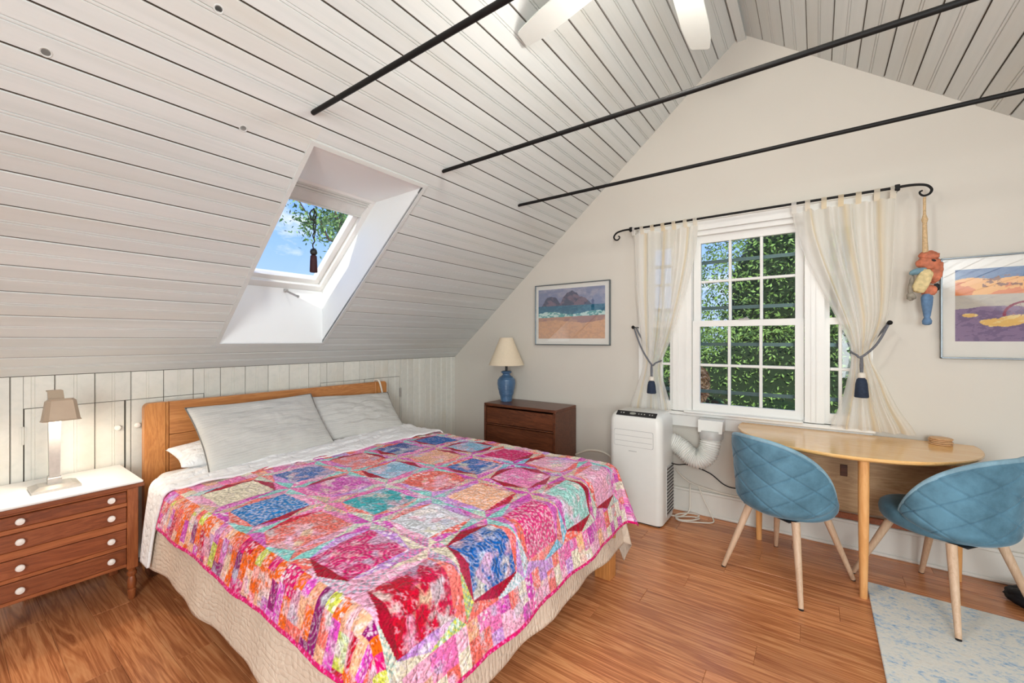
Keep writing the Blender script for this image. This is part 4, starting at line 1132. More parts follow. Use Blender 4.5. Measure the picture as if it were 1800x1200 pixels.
# ================================================================== CURTAINS
RY = 3.40; RZc = 2.262
rod = empty('curtain_rod', (-.42, RY, RZc), label='black iron curtain rod with scrolled ends above the window', cat='curtain rod')
def rel(p, o): return (p[0] - o[0], p[1] - o[1], p[2] - o[2])
ro = (-.42, RY, RZc)
MB().tube([rel((-1.235, RY, RZc), ro), rel((.38, RY, RZc), ro)], .0085, 12).obj('pole', M_black, rod, 40)
for sx, x0 in ((-1, -1.235), (1, .38)):
    pts = [(x0, RY, RZc), (x0 + sx * .05, RY, RZc + .002), (x0 + sx * .10, RY, RZc - .002), (x0 + sx * .138, RY, RZc - .014), (x0 + sx * .158, RY, RZc - .040), (x0 + sx * .150, RY, RZc - .064), (x0 + sx * .128, RY, RZc - .072), (x0 + sx * .112, RY, RZc - .062), (x0 + sx * .108, RY, RZc - .047), (x0 + sx * .120, RY, RZc - .040)]
    sp_ = spline([rel(p, ro) for p in pts], 6)
    MB().tube(sp_, [.0085 - .004 * i / len(sp_) for i in range(len(sp_))], 10).obj('scroll_finial', M_black, rod, 50)
    br = MB().tube([rel((x0 + .01 * sx, RY, RZc), ro), rel((x0 + .01 * sx, RY + .05, RZc - .012), ro), rel((x0 + .01 * sx, YB, RZc - .02), ro)], .006, 8)
    br.bbox(x0 - .012 + .01 * sx - ro[0], x0 + .012 + .01 * sx - ro[0], -.014, .014, -.02, .016, b=.003)
    br.obj('bracket', M_black, rod)

def curtain(name, label, prof, nf, amp, seed, flat=0., y0=3.415):
    """prof: list of (z, xl, xr, ampfactor); mesh from top to bottom"""
    zs_ = [p[0] for p in prof]; n = 150; m = 110
    z = np.linspace(zs_[0], zs_[-1], m)
    it = lambda k: np.interp(-z, [-q for q in zs_], [p[k] for p in prof])
    def sm(a):
        b = np.pad(a, 5, mode='edge'); return np.convolve(b, np.ones(11) / 11, 'valid')
    xl, xr, af = sm(it(1)), sm(it(2)), sm(it(3))
    u = np.linspace(0, 1, n); U, Zz = np.meshgrid(u, z, indexing='ij')
    X = xl[None] + (xr - xl)[None] * (U + .012 * np.sin(2 * PI * nf * U + seed))
    ph = 2 * PI * nf * (U + .05 * np.sin(5 * U + seed)) + .6 * np.sin(Zz * 3 + seed)
    Yv = y0 + af[None] * amp * (np.sin(ph) + .35 * np.sin(2.3 * ph + 1)) + .006 * (fbm(U * 8, Zz * 5, seed) - .5)
    Zo = Zz + 0.0 * U
    # scallop of heading between tabs
    w = np.clip((Zz - (zs_[0] - .10)) / .10, 0, 1)
    Zo = Zo - w * .014 * (1 - np.abs(np.cos(PI * 6 * U)))
    me = grid_mesh(name, X, Yv, Zo, (U, Zz))
    o = link(name, me, M_curtain); setp(o, label, 'curtain', 'tied-back sheer curtains')
    for i in range(7):
        uu = i / 6; xx = xl[0] + (xr[0] - xl[0]) * uu; xx = min(max(xx, xl[0] + .012), xr[0] - .012)
        zz0 = zs_[0] - .012
        pts = [(xx, y0 - .004, zz0), (xx, RY - .012, RZc - .005), (xx, RY - .010, RZc + .008), (xx, RY, RZc + .012), (xx, RY + .010, RZc + .008), (xx, RY + .012, RZc - .005), (xx, y0 + .006, zz0)]
        V = []; F = []
        hw = .014
        for p in pts: V += [(p[0] - hw, p[1], p[2]), (p[0] + hw, p[1], p[2])]
        F = [(2 * k, 2 * k + 1, 2 * k + 3, 2 * k + 2) for k in range(len(pts) - 1)]
        me = bpy.data.meshes.new('tab'); me.from_pydata(V, [], F); l = me.uv_layers.new(name='uv')
        for q in l.data: q.uv = (.5 + .01 * i, .5)
        link('tab', me, M_curtain, o)
    return o
lc = [(2.225, -1.24, -.735, 1), (2.0, -1.235, -.755, 1), (1.75, -1.222, -.81, .95), (1.5, -1.195, -.88, .8), (1.35, -1.175, -.93, .7), (1.22, -1.155, -.985, .5), (1.14, -1.15, -1.012, .45), (1.07, -1.17, -1.0, .5), (.95, -1.22, -.965, .7), (.79, -1.275, -.92, .9)]
curtain('curtain', 'cream sheer curtain tied back on the left side of the window, behind the portable cooler', lc, 5, .022, 1.3)
rc = [(2.215, -.14, .385, 1), (2.05, -.112, .383, 1), (1.85, -.045, .380, 1), (1.65, .035, .372, .95), (1.48, .105, .352, .8), (1.35, .160, .300, .6), (1.27, .185, .262, .5), (1.22, .178, .275, .5), (1.12, .158, .330, .6), (1.0, .138, .368, .8), (.88, .100, .425, 1), (.785, .062, .492, 1.1)]
curtain('curtain', 'cream sheer curtain tied back on the right, its hem on the table', rc, 5, .021, 3.1)

def tieback(hook, knot, label, wrapx, drop):
    e = empty('curtain_tieback', hook, label=label, cat='tieback', group='rope curtain tiebacks')
    h = Vector(hook); k = Vector(knot)
    pts = spline([h + Vector((0, -.03, 0)), h.lerp(k, .45) + Vector((0, -.045, -.035)), k + Vector((0, -.05, 0)), k + Vector((wrapx * .5, -.045, .012)), k + Vector((wrapx, 0, .03)), k + Vector((wrapx * .4, .035, .03)), h.lerp(k, .4) + Vector((0, .03, 0)), h + Vector((0, .02, 0))], 8)
    MB().tube([p - h for p in pts], .0065, 8).obj('rope', M_grope, e, 60)
    MB().lathe([(.004, 0), (.012, .01), (.014, .02), (.010, .03), (.004, .034)], 14, M=Matrix.Translation((0, -.03, 0)) @ Matrix.Rotation(PI / 2, 4, 'X')).obj('hook', M_black, e, 40)
    MB().tube([Vector((0, 0, 0)), Vector((0, .09, 0))], .004, 8).obj('hook_arm', M_black, e, 40)
    q = k - h + Vector((0, -.05, 0))
    MB().tube([q, q + Vector((0, 0, -.05)), q + Vector((0, 0, -.10))], [.007, .010, .008], 10).obj('tassel_neck', M_grope, e, 50)
    MB().lathe([(.010, -.095), (.019, -.100), (.021, -.115), (.019, -.128)], 18, c=q).obj('tassel_ring', M_cord, e, 50)
    MB().lathe([(.012, -.126), (.024, -.138), (.030, -.165), (.036, -drop), (.033, -drop - .004)], 20, c=q).obj('tassel', M_navy, e, 50)
    return e
tieback((.352, 3.405, 1.452), (.222, 3.405, 1.245), 'grey rope tieback with navy tassel holding the right curtain', -.05, .245)
tieback((-1.212, 3.405, 1.452), (-1.062, 3.405, 1.155), 'grey rope tieback with navy tassel holding the left curtain, above the portable cooler', .06, .225)

# skylight tassel
tp = Vector((-2.585, 1.428, 2.155))
st = empty('blind_tassel', tp, label='dark wine-red tassel on a cord hanging from the skylight blind', cat='tassel')
cpts = [tp + Vector((0, 0, .03))] + [tp + Vector((.004 * math.sin(i * 1.7), .006 * math.cos(i * 2.1), -.02 * i)) for i in range(13)]
MB().tube([p - tp for p in spline(cpts, 3)], .004, 7).obj('cord', M_rubber, st, 60)
lp_ = spline([(0, 0, .02), (.0, -.02, 0), (0, -.022, -.03), (0, -.004, -.05), (0, .014, -.03), (0, .016, 0)], 5, closed=True)
MB().tube(lp_, .004, 6, cap=False).obj('loop', M_rubber, st, 60)
MB().tube(spline([(0, .008, -.02), (0, .014, -.09), (0, .004, -.16)], 5), .003, 6).obj('cord', M_rubber, st, 60)
MB().lathe([(.006, -.225), (.018, -.235), (.022, -.250), (.018, -.262), (.010, -.27)], 16).obj('knot', M_rubber, st, 50)
MB().lathe([(.012, -.268), (.019, -.275), (.021, -.31), (.023, -.375), (.020, -.378)], 18).obj('tassel', M_wine, st, 50)

# hanging carved ornament -------------------------------------------------------------------
hp = Vector((.508, 3.40, 2.180))
hd = empty('hanging_ornament', hp, label='carved orange, cream and blue bird-like ornament hanging on a knotted rope from the curtain rod', cat='ornament')
rp = [Vector((0, 0, 0)), Vector((0, 0, -.10)), Vector((.001, 0, -.13)), Vector((.001, 0, -.15)), Vector((.002, 0, -.25)), Vector((.004, 0, -.33))]
MB().tube(rp, [.007, .007, .015, .010, .012, .014], 10).obj('rope', M_beige_rope, hd, 60)
def blob(name, c, r, mt, rot=(0, 0, 0), par=hd, sq=2.2, seed=1, lump=.12):
    n = 28; th_ = np.linspace(0, PI, n); ph_ = np.linspace(0, 2 * PI, 36, endpoint=False)
    T_, P_ = np.meshgrid(th_, ph_, indexing='ij')
    sg = lambda v, e: np.sign(v) * np.abs(v) ** e
    e_ = 2 / sq
    X = sg(np.sin(T_), e_) * sg(np.cos(P_), e_); Y = sg(np.sin(T_), e_) * sg(np.sin(P_), e_); Z = sg(np.cos(T_), e_)
    k = 1 + lump * (fbm(T_ * 2 + seed, np.sin(P_) * 1.5 + np.cos(P_), seed, 2) - .5) * 2
    M = Euler(rot).to_matrix()
    P3 = np.stack([X * r[0] * k, Y * r[1] * k, Z * r[2] * k], -1) @ np.array(M).T + np.array(c)
    me = grid_mesh(name, P3[..., 0], P3[..., 1], P3[..., 2], None, None, wrap=True)
    return link(name, me, mt, par)
blob('crest', (.020, 0, -.345), (.040, .026, .028), M_orange, (0, .3, 0), seed=3, lump=.3)
blob('head', (.018, 0, -.385), (.052, .030, .040), M_orange, (0, .4, 0), seed=4, lump=.2)
blob('eye', (.034, -.030, -.375), (.010, .005, .006), M_rubber, (0, .5, 0))
blob('shoulder', (.045, .004, -.440), (.034, .026, .060), M_orange, (0, .25, 0), seed=6, lump=.2)
blob('collar', (-.028, -.010, -.430), (.040, .024, .018), M_tealp, (0, -.2, 0), seed=7)
blob('wing', (-.010, -.016, -.490), (.034, .022, .068), M_cream, (0, .32, 0), sq=3.2, seed=8, lump=.15)
blob('side_feather', (-.056, 0, -.510), (.014, .014, .062), M_grey, (0, .1, 0), seed=9, lump=.25)
blob('side_foot', (-.058, -.004, -.575), (.020, .016, .022), M_grey, (0, 0, 0), seed=2, lump=.3)
blob('belly', (.018, -.004, -.545), (.032, .024, .032), M_orange, (0, .2, 0), seed=11, lump=.3)
blob('dark_feather', (.046, -.004, -.530), (.018, .014, .022), M_dark, (0, .4, 0), seed=12, lump=.3)
MB().lathe([(.010, -.745), (.020, -.738), (.022, -.72), (.013, -.70), (.016, -.69), (.024, -.63), (.027, -.585), (.020, -.565)], 20, c=(.010, -.004, 0)).obj('tail', M_blue, hd, 50)

# ================================================================== PORTABLE COOLER
ac = empty('portable_air_conditioner', (-1.09, 3.21, 0), label='white portable air conditioner on the floor between bed and window', cat='air conditioner')
def A_(mb, name, mt, par=ac, sm=None): return B(mb, name, mt, par, sm, (-1.09, 3.21, 0))
ax0, ax1, ay0, ay1 = -1.292, -.893, 3.05, 3.37
pr = [(-.02, .03), (0, .012), (0, .05), (0, .70), (.004, .745), (.022, .778), (.055, .800), (.09, .812)]
# body: stack of rounded rectangles
def rring(z, x0, x1, y0, y1, r, n=6): return [(a, b, z) for a, b in rrect(x0, x1, y0, y1, r, n)]
rings = [(.012, .006, .045), (.03, 0, .05), (.70, 0, .05), (.748, .003, .05), (.775, .012, .05), (.793, .028, .05), (.803, .052, .05)]
V = []; F = []; nn = None
for z, ins, r in rings:
    rg = []
    for (a, b, zz) in rring(z, ax0 + ins * .8, ax1 - ins * .8, ay0 + ins, ay1 - ins * .5, r): rg.append((a, b, zz + (.012 if z > .70 else 0) * 0))
    nn = len(rg); V += rg
for i in range(len(rings) - 1):
    for k in range(nn): F.append((i * nn + k, i * nn + (k + 1) % nn, (i + 1) * nn + (k + 1) % nn, (i + 1) * nn + k))
F.append(tuple(range(nn))); F.append(tuple((len(rings) - 1) * nn + k for k in range(nn)))
A_(MB().add(V, F), 'body', M_plastic, sm=40)
# front louvre panel
lo = MB(); a0, a1 = -1.245, -.955
lo_out = rrect(a0, a1, .560, .678, .012)
A_(MB().prism(rrect(a0 - .002, a1 + .002, .558, .680, .013), lambda u, v, d: (u, d, v), ay0 - .0008, ay0 + .01), 'louver_gap', M_line)
lv = A_(MB().prism(lo_out, lambda u, v, d: (u, d, v), ay0 - .003, ay0 + .01), 'louver', M_plastic)
for z in (.597, .637): A_(MB().box(a0 + .006, a1 - .006, ay0 - .0036, ay0 - .002, z - .0008, z + .0008), 'louver_line', M_line, lv)
# control strip
cs_ = MB(); 
P = [(-1.245, 3.064, .7925), (-.955, 3.064, .7925), (-.955, 3.105, .8075), (-1.245, 3.105, .8075)]
Mc = Matrix.Translation((-1.09, 3.086, .797)) @ Matrix.Rotation(math.radians(33), 4, 'X')
cp_ = A_(MB().bbox(-.150, .150, -.026, .026, -.004, .003, b=.003, M=Mc), 'control_panel', M_rubber)
A_(MB().lathe([(.020, .003), (.020, .0042)], 24, M=Mc @ Matrix.Translation((-.025, 0, 0)) @ Matrix.Diagonal((1.2, .6, 1, 1))), 'display', plain('display_grey', srgb(150, 150, 140), .3), cp_)
mbt = plain('button_grey', srgb(176, 176, 172), .4)
for xx in (-.115, -.095, .02, .04, .062, .10, .12): A_(MB().lathe([(.005, .003), (.005, .0042)], 12, M=Mc @ Matrix.Translation((xx, .0, 0))), 'button', mbt, cp_)
A_(MB().box(-1.135, -1.075, ay0 - .0012, ay0, .523, .529), 'badge', M_plastic2)
A_(MB().bbox(ax1 - .002, ax1 + .004, ay0 + .11, ay1 - .03, .05, .42, b=.002), 'side_grille', M_plastic2)
gr_ = MB()
for i in range(14): gr_.box(ax1 + .003, ax1 + .007, ay0 + .12, ay1 - .04, .07 + i * .025, .078 + i * .025)
A_(gr_, 'grille_slats', M_rubber)
A_(MB().box(ax0 + .02, ax1 - .02, ay0 + .02, ay1 - .02, 0.0, .014), 'base', M_rubber)
# hose
hz = spline([(-.98, 3.345, .575), (-.90, 3.36, .56), (-.84, 3.365, .530), (-.775, 3.36, .482), (-.715, 3.355, .463), (-.665, 3.36, .495), (-.640, 3.37, .560), (-.632, 3.38, .640)], 16)
pts = hz; rad = [.068 + .006 * math.cos(i * PI * 2 / 3) for i in range(len(pts))]
hose = MB().tube(pts, rad, 28).obj('exhaust_hose', M_plastic, None, 60); setp(hose, 'white ribbed exhaust hose curving from the portable cooler up to the window sill', 'hose')
ad_ = MB(); frus(ad_, -.712, -.552, 3.325, 3.455, .672, -.716, -.548, 3.35, 3.455, .757)
sv = MB().lathe([(.079, 0), (.082, .010), (.082, .055), (.078, .06)], 30, c=(-.632, 3.382, .625))
ad_.obj('duct_adapter', M_plastic, hose); sv.obj('duct_collar', M_plastic2, hose, 40)

# cords
def cord(pts, r, mt, label, n=8):
    o = MB().tube(spline(pts, n), r, 8).obj('cord', mt, None, 60); return setp(o, label, 'cord')
cord([(-.886, 3.28, .42), (-.86, 3.36, .395), (-.80, 3.47, .375), (-.66, 3.478, .335), (-.56, 3.478, .268), (-.47, 3.478, .26), (-.34, 3.478, .31), (-.25, 3.478, .345)], .0045, M_rubber, 'black power cord hanging from the cooler along the wall')
cord([(-.90, 3.45, .33), (-.84, 3.472, .262), (-.74, 3.472, .225), (-.55, 3.472, .20), (-.42, 3.472, .205), (-.30, 3.472, .225)], .005, M_cord, 'white cord running along the wall above the baseboard')
cp_ = [(-.80, 3.472, .225), (-.80, 3.466, .12), (-.80, 3.44, .03), (-.84, 3.36, .006), (-.92, 3.33, .006)]
cord(cp_, .005, M_cord, 'white cord dropping down the baseboard beside the cooler')
loop = [(-.74, 3.472, .225), (-.70, 3.466, .13), (-.64, 3.44, .03), (-.62, 3.38, .007), (-.70, 3.32, .007), (-.82, 3.27, .007), (-.86, 3.31, .008), (-.78, 3.38, .010), (-.71, 3.37, .018), (-.75, 3.30, .018), (-.83, 3.26, .018), (-.87, 3.33, .019), (-.80, 3.41, .022), (-.72, 3.40, .026), (-.73, 3.34, .028)]
cord(loop, .0045, M_cord, 'white cord coiled in loops on the floor beside the cooler')
cord([(-1.79, 3.47, .30), (-1.66, 3.46, .36), (-1.52, 3.46, .365), (-1.44, 3.46, .32), (-1.42, 3.46, .2), (-1.40, 3.47, .02)], .010, M_cord, 'white cable arching against the wall beside the dark dresser')
pl_ = MB().bbox(-.33, -.26, 3.478, 3.488, .24, .36, b=.003).obj('outlet', M_white); setp(pl_, 'white wall outlet plate low on the wall behind the left chair', 'outlet')

# ================================================================== TABLE
tb = empty('dining_table', (.12, 3.3, 0), label='light oak half-round drop-leaf table pushed against the wall under the window', cat='table')
def T_(mb, name, mt, par=tb, sm=None): return B(mb, name, mt, par, sm, (.12, 3.3, 0))
tcx, tcy, trd = .140, 3.375, .590
cutY = 3.470
a0 = math.asin((cutY - tcy) / trd)
def arc(r, a_s, a_e, n=64): return [(tcx + r * math.cos(a_s + (a_e - a_s) * i / n), tcy + r * math.sin(a_s + (a_e - a_s) * i / n)) for i in range(n + 1)]
V = []; F = []
lay_ = [(.738, trd - .012), (.728, trd - .03)]
layers = [(.722, trd - .035), (.728, trd - .012), (.736, trd - .002), (.744, trd), (.750, trd - .003)]
n_ = 65
for z, r in layers:
    aa = math.asin(min(1, (cutY - tcy) / r)); pts = arc(r, PI - aa, 2 * PI + aa, 64); V += [(x, y, z) for x, y in pts]
for i in range(len(layers) - 1):
    for k in range(n_): F.append((i * n_ + k, i * n_ + (k + 1) % n_, (i + 1) * n_ + (k + 1) % n_, (i + 1) * n_ + k))
F.append(tuple(range(n_ - 1, -1, -1))); F.append(tuple((len(layers) - 1) * n_ + k for k in range(n_)))
T_(MB().add(V, F), 'tabletop', M_oak, sm=30)
# hanging leaf: other segment of the disc
lf = []
for i in range(41):
    a = math.radians(180 * i / 40); lf.append((.16 + .545 * math.cos(a), .718 - .47 * math.sin(a) ** .62 if 0 < i < 40 else .718))
T_(MB().prism(lf, lambda u, v, d: (u, d, v), 3.448, 3.468), 'drop_leaf', M_leaf_panel)
T_(MB().bbox(.122, .158, 3.440, 3.448, .475, .548, b=.002), 'catch_block', M_walnut)
def tleg(x, y, zt=.722, r0=.024, r1=.0165, name='leg'):
    return T_(MB().tube([(x, y, 0.0), (x, y, .35), (x, y, .55), (x, y, zt)], [r1, r0 * .93, r0, r0], 20), name, M_oakv, sm=40)
tleg(.198, 2.868); tleg(.640, 3.383); tleg(-.318, 3.295)
T_(MB().bbox(-.33, .65, 3.375, 3.395, .655, .722, b=.002), 'apron', M_leaf_panel)
T_(MB().bbox(.188, .208, 2.88, 3.38, .655, .722, b=.002), 'gate_rail', M_oakv)
T_(MB().bbox(-.30, .63, 3.375, 3.395, .225, .262, b=.002), 'stretcher', M_chestw)

# coasters
for i, (dx, dy, lab) in enumerate(((0, 0, 'bottom'), (.003, .002, 'second'), (-.002, .003, 'third'), (.002, -.002, 'top'))):
    o = MB().lathe([(.046, 0), (.050, .0015), (.050, .0065), (.047, .008)], 32).obj('coaster', M_cork, None, 40); o.location = (.575 + dx, 3.405 + dy, .7505 + i * .0098)
    lab = {'bottom': 'round wooden coaster at the bottom of the stack on the oak table', 'second': 'round wooden coaster second from the bottom of the table stack', 'third': 'round wooden coaster second from the top of the table stack', 'top': 'round wooden coaster on top of the stack on the oak table'}[lab]
    setp(o, lab, 'coaster', 'stack of wooden coasters')

# ================================================================== CHAIRS
def make_chair(loc, rz, label, feet=None):
    """local +y is forward; back shell at -y"""
    e = empty('dining_chair', loc, rz, label, 'chair', 'blue velvet chairs')
    ph_m = math.radians(112); n, m = 190, 90
    PH, Vv = np.meshgrid(np.linspace(-ph_m, ph_m, n), np.linspace(0, 1, m), indexing='ij')
    a = np.abs(PH) / ph_m
    # top edge falls from the middle of the back to seat level at the front ends
    zt = .450 + .352 * np.clip(1 - a ** 2.5, 0, 1) ** .95
    zb = .375 + .055 * a ** 3
    Z = zb + (zt - zb) * Vv
    hh = np.clip((Z - .375) / .40, 0, 1.1)
    r = .228 + .030 * hh
    r = r - .050 * np.clip(1 - (Z - zb) / .07, 0, 1) ** 2.4
    rx, ry = r * 1.10, r * 1.06
    arc_ = PH * .25
    # quilting
    sp_ = .125; q = np.zeros_like(Z)
    for sgn in (1, -1):
        w = (arc_ * .62 + sgn * Z * 1.0) / sp_; d = np.abs(w - np.round(w)) * sp_
        q += 1.2 * np.exp(-(d / .0028) ** 2) + .16 * np.exp(-(d / .016) ** 2)
    edge = np.clip(np.minimum(Vv, 1 - Vv) * (zt - zb) / .02, 0, 1) * np.clip((1 - a) / .06, 0, 1)
    thk = .026
    ro_ = -.0055 * q * edge - (1 - edge) * .006
    Xo = np.sin(PH) * (rx + ro_); Yo = -np.cos(PH) * (ry + ro_)
    Xi = np.sin(PH) * (rx - thk); Yi = -np.cos(PH) * (ry - thk)
    X = np.concatenate([Xo, Xi[:, ::-1]], 1); Y = np.concatenate([Yo, Yi[:, ::-1]], 1); Zz = np.concatenate([Z, Z[:, ::-1]], 1)
    me = grid_mesh('backrest', X, Y, Zz, None, None, wrap=True)
    bm = bmesh.new(); bm.from_mesh(me); bmesh.ops.holes_fill(bm, edges=[q_ for q_ in bm.edges if q_.is_boundary], sides=0); bm.to_mesh(me); bm.free()
    link('backrest', me, M_velvet, e)
    # piping along the top rim
    tp_ = [((Xo[i, -1] + Xi[i, -1]) / 2, (Yo[i, -1] + Yi[i, -1]) / 2, Z[i, -1] + .001) for i in range(2, n - 2, 3)]
    MB().tube(tp_, .0125, 10).obj('rim', M_rim, e, 60)
    # seat cushion
    k = 40; V = []; F = []
    prof_ = [(.80, .372), (.93, .380), (.985, .400), (1.0, .430), (.98, .452), (.92, .466), (.80, .474), (.5, .478), (.2, .479)]
    for f_, z in prof_:
        for j in range(k):
            w = 2 * PI * j / k; x = math.sin(w); y = math.cos(w)
            V.append((x * .225 * f_, (y * .215 + (.060 if y > 0 else 0) * y) * f_ + .012, z))
    for i in range(len(prof_) - 1):
        for j in range(k): F.append((i * k + j, i * k + (j + 1) % k, (i + 1) * k + (j + 1) % k, (i + 1) * k + j))
    F.append(tuple(range(k))); F.append(tuple((len(prof_) - 1) * k + j for j in range(k)))
    MB().add(V, F).obj('seat', M_velvet, e, 60)
    MB().bbox(-.15, .15, -.15, .16, .366, .376, b=.004).obj('seat_plate', M_rubber, e)
    for (fx, fy, fz) in (feet or ((-.223, -.275, 0), (.223, -.275, 0), (-.215, .275, 0), (.215, .275, 0))):
        tx, ty = fx * .60, fy * .55
        L = MB().tube([(fx, fy, fz + .006), (fx + (tx - fx) * .5, fy + (ty - fy) * .5, .19), (tx, ty, .378)], [.0115, .0165, .0205], 16).obj('leg', M_ash, e, 50)
        MB().tube([(fx, fy, fz), (fx, fy, fz + .008)], .0115, 14).obj('foot_cap', M_rubber, L, 50)
    return e
def world_feet(c, rz, F):
    out = []
    for x, y, z in F:
        v = Matrix.Rotation(-rz, 3, 'Z') @ Vector((x - c[0], y - c[1], 0)); out.append((v.x, v.y, z))
    return out
c1 = (-.150, 2.905); f1 = (.60, .80); r1_ = math.atan2(-f1[0], f1[1])
make_chair((c1[0], c1[1], 0), r1_, 'blue velvet quilted chair with ash legs, left of the front table leg',
           feet=world_feet(c1, r1_, ((-.451, 2.776, 0), (-.064, 2.553, 0), (-.217, 3.244, 0), (.165, 3.04, 0))))
c2 = (.545, 3.06); f2 = (-.80, .60); r2_ = math.atan2(-f2[0], f2[1])
hr = .0085
make_chair((c2[0], c2[1], 0), r2_, 'blue velvet quilted chair with ash legs, one leg on the rug, at the right edge',
           feet=world_feet(c2, r2_, ((.513, 2.696, hr), (.85, 2.98, hr), (.49, 3.37, 0), (.17, 3.14, 0))))

# ================================================================== RUG, BAG
rg = MB().bbox(.222, 2.35, .9, 3.055, 0, .0085, b=.003).obj('rug', M_rug); setp(rg, 'pale cream and blue mottled rug on the floor at the right', 'rug')
n = 40
U, V = np.meshgrid(np.linspace(0, PI, n), np.linspace(0, 2 * PI, 60, endpoint=False), indexing='ij')
k_ = 1 + .35 * (fbm(U * 2.2, np.cos(V) * 1.7 + np.sin(V) * 2.1 + 4, 7) - .5) + .18 * (fbm(U * 6, np.sin(V) * 5 + np.cos(V) * 4, 9) - .5)
X = .93 + .135 * np.sin(U) * np.cos(V) * k_; Y = 3.275 + .12 * np.sin(U) * np.sin(V) * k_; Z = np.maximum(.035 + .05 * np.cos(U) * k_, 0.001)
me = grid_mesh('bag', X, Y, Z, None, None, wrap=True); o = link('bag', me, M_dark); setp(o, 'small crumpled black bag on the floor by the baseboard behind the right chair', 'bag')

# ================================================================== OUTDOORS
def leafmat(name, c1_, c2_):
    m, t, p, out = mat(name)
    g = t.add('ShaderNodeAttribute', attribute_name='rnd'); r = t.ramp(g.outputs['Fac'], [(0, c1_), (.6, c2_), (1, tuple(min(1, x * 1.5) for x in c2_))]); t.link(r.outputs[0], p.inputs['Base Color'])
    p.inputs['Roughness'].default_value = .6; return m
M_leaf = leafmat('hedge_leaves', srgb(62, 88, 44), srgb(126, 158, 78))
M_leaf2 = leafmat('tree_leaves', srgb(60, 92, 50), srgb(112, 146, 78))
M_dry = leafmat('dry_leaves', srgb(150, 104, 66), srgb(206, 160, 112))
M_bark = plain('bark', srgb(92, 74, 58), .9, var=.3, scale=20)
def leaves(name, pts, size, mt, parent, seed):
    rs = np.random.RandomState(seed); n = len(pts)
    d = rs.normal(size=(n, 3)); d /= np.linalg.norm(d, axis=1)[:, None]
    e = np.cross(d, rs.normal(size=(n, 3))); e /= np.linalg.norm(e, axis=1)[:, None]
    s = size * (.6 + .8 * rs.rand(n))[:, None]
    a = pts + d * s; b = pts + e * s * .4; c = pts - d * s; g = pts - e * s * .4
    co = np.stack([a, b, c, g], 1).reshape(-1, 3).astype(np.float32)
    me = bpy.data.meshes.new(name); me.vertices.add(n * 4); me.vertices.foreach_set('co', co.ravel())
    me.loops.add(n * 4); me.loops.foreach_set('vertex_index', np.arange(n * 4, dtype=np.int32)); me.polygons.add(n); me.polygons.foreach_set('loop_start', np.arange(0, n * 4, 4, dtype=np.int32))
    me.update(calc_edges=True)
    at = me.attributes.new('rnd', 'FLOAT', 'POINT'); at.data.foreach_set('value', np.repeat(rs.rand(n), 4).astype(np.float32))
    return link(name, me, mt, parent)
def crown(cx, cy, cz, rx, ry, rz, n, seed, fill=.35, lumps=14):
    rs = np.random.RandomState(seed)
    L = rs.normal(size=(lumps, 3)); L /= np.linalg.norm(L, axis=1)[:, None]
    v = rs.normal(size=(n, 3)); v /= np.linalg.norm(v, axis=1)[:, None]
    dd = (v @ L.T).max(1); k = .80 + .25 * np.clip((dd - .7) / .3, 0, 1)
    r = k * (1 - fill * rs.rand(n) ** 2)
    return v * r[:, None] * np.array([rx, ry, rz]) + np.array([cx, cy, cz])
GZ = -3.0
gr = MB().box(-30, 30, 4.2, 45, GZ - .3, GZ).obj('ground', plain('lawn', srgb(84, 104, 52), .95, var=.3, scale=3)); setp(gr, kind='structure')
TREES = [((.55, 10.2), (2.75, 2.0, 3.9), 1.5, 60000, 'broad green tree filling the middle of the window view', M_leaf, .040),
         ((-3.7, 11.0), (2.2, 1.5, 1.75), .35, 22000, 'lower green bush seen past the left curtain', M_leaf, .040),
         ((-.2, 8.2), (3.4, .7, 1.9), -.3, 44000, 'green hedge low behind the window panes', M_leaf, .032)]
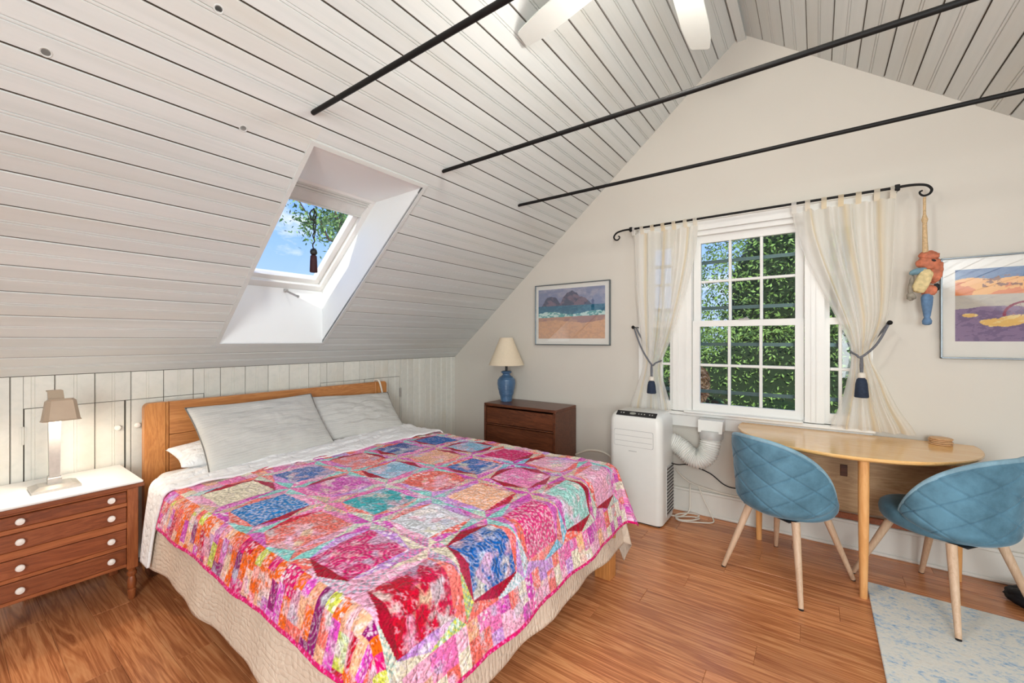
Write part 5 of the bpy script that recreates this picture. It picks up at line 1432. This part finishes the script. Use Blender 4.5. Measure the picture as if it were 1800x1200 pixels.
for (x, y), (rx, ry, rz), z, n, lab, mt, sz in TREES:
    t_ = empty('tree' if 'hedge' not in lab else 'hedge', (x, y, GZ), label=lab, cat='tree' if 'hedge' not in lab else 'hedge')
    leaves('crown', crown(0, 0, z - GZ, rx, ry, rz, n, int(abs(x * 10)) + 3), sz, mt, t_, int(abs(x * 7)) + 1)['kind'] = 'stuff'
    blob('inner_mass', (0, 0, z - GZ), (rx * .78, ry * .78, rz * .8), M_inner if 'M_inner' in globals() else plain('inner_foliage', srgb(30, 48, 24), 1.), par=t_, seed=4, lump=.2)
    MB().tube([(0, 0, 0), (.05, 0, (z - GZ) * .5), (0, .05, z - GZ)], [.22, .17, .1], 10).obj('trunk', M_bark, t_, 60)
db = empty('dry_shrub', (-1.62, 7.0, GZ), label='tan dried conifer branch seen low at the left of the centre window', cat='shrub')
leaves('crown', crown(0, 0, 3.68, .28, .3, .42, 5000, 5), .035, M_dry, db, 6)['kind'] = 'stuff'
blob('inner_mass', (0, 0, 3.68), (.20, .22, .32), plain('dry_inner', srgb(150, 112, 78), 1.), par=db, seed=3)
MB().tube([(0, 0, 0), (0, 0, 3.4)], [.06, .03], 8).obj('trunk', M_bark, db)

# tree beyond the skylight: branches with sparse leaves
tr2 = empty('tree', (-6.6, 4.9, GZ), label='leafy branches of a tall tree seen through the skylight', cat='tree')
rs = random.Random(5); P_ = []
bmb = MB()
root = Vector((0, 0, 6.2))
bmb.tube([Vector((0, 0, 0)), Vector((.1, 0, 3)), Vector((0, 0, 6.2)), Vector((.1, -.1, 7.8))], [.2, .16, .12, .05], 10)
for i in range(34):
    a = rs.uniform(0, 2 * PI); L = rs.uniform(.9, 2.1); z0_ = rs.uniform(4.4, 7.4)
    p0 = Vector((0, 0, z0_)); d_ = Vector((math.cos(a), math.sin(a), rs.uniform(-.15, .45)))
    pts = [p0]
    for k in range(1, 6): pts.append(p0 + d_ * L * k / 5 + Vector((rs.uniform(-.08, .08), rs.uniform(-.08, .08), rs.uniform(-.05, .12) * k)))
    bmb.tube(pts, [.035 - .005 * k for k in range(6)], 6)
    for q in pts[1:]:
        for _ in range(95):
            P_.append(q + Vector((rs.gauss(0, .17), rs.gauss(0, .17), rs.gauss(0, .12))))
bmb.obj('branches', M_bark, tr2, 60)
leaves('crown', np.array([tuple(p) for p in P_]), .042, M_leaf2, tr2, 8)['kind'] = 'stuff'
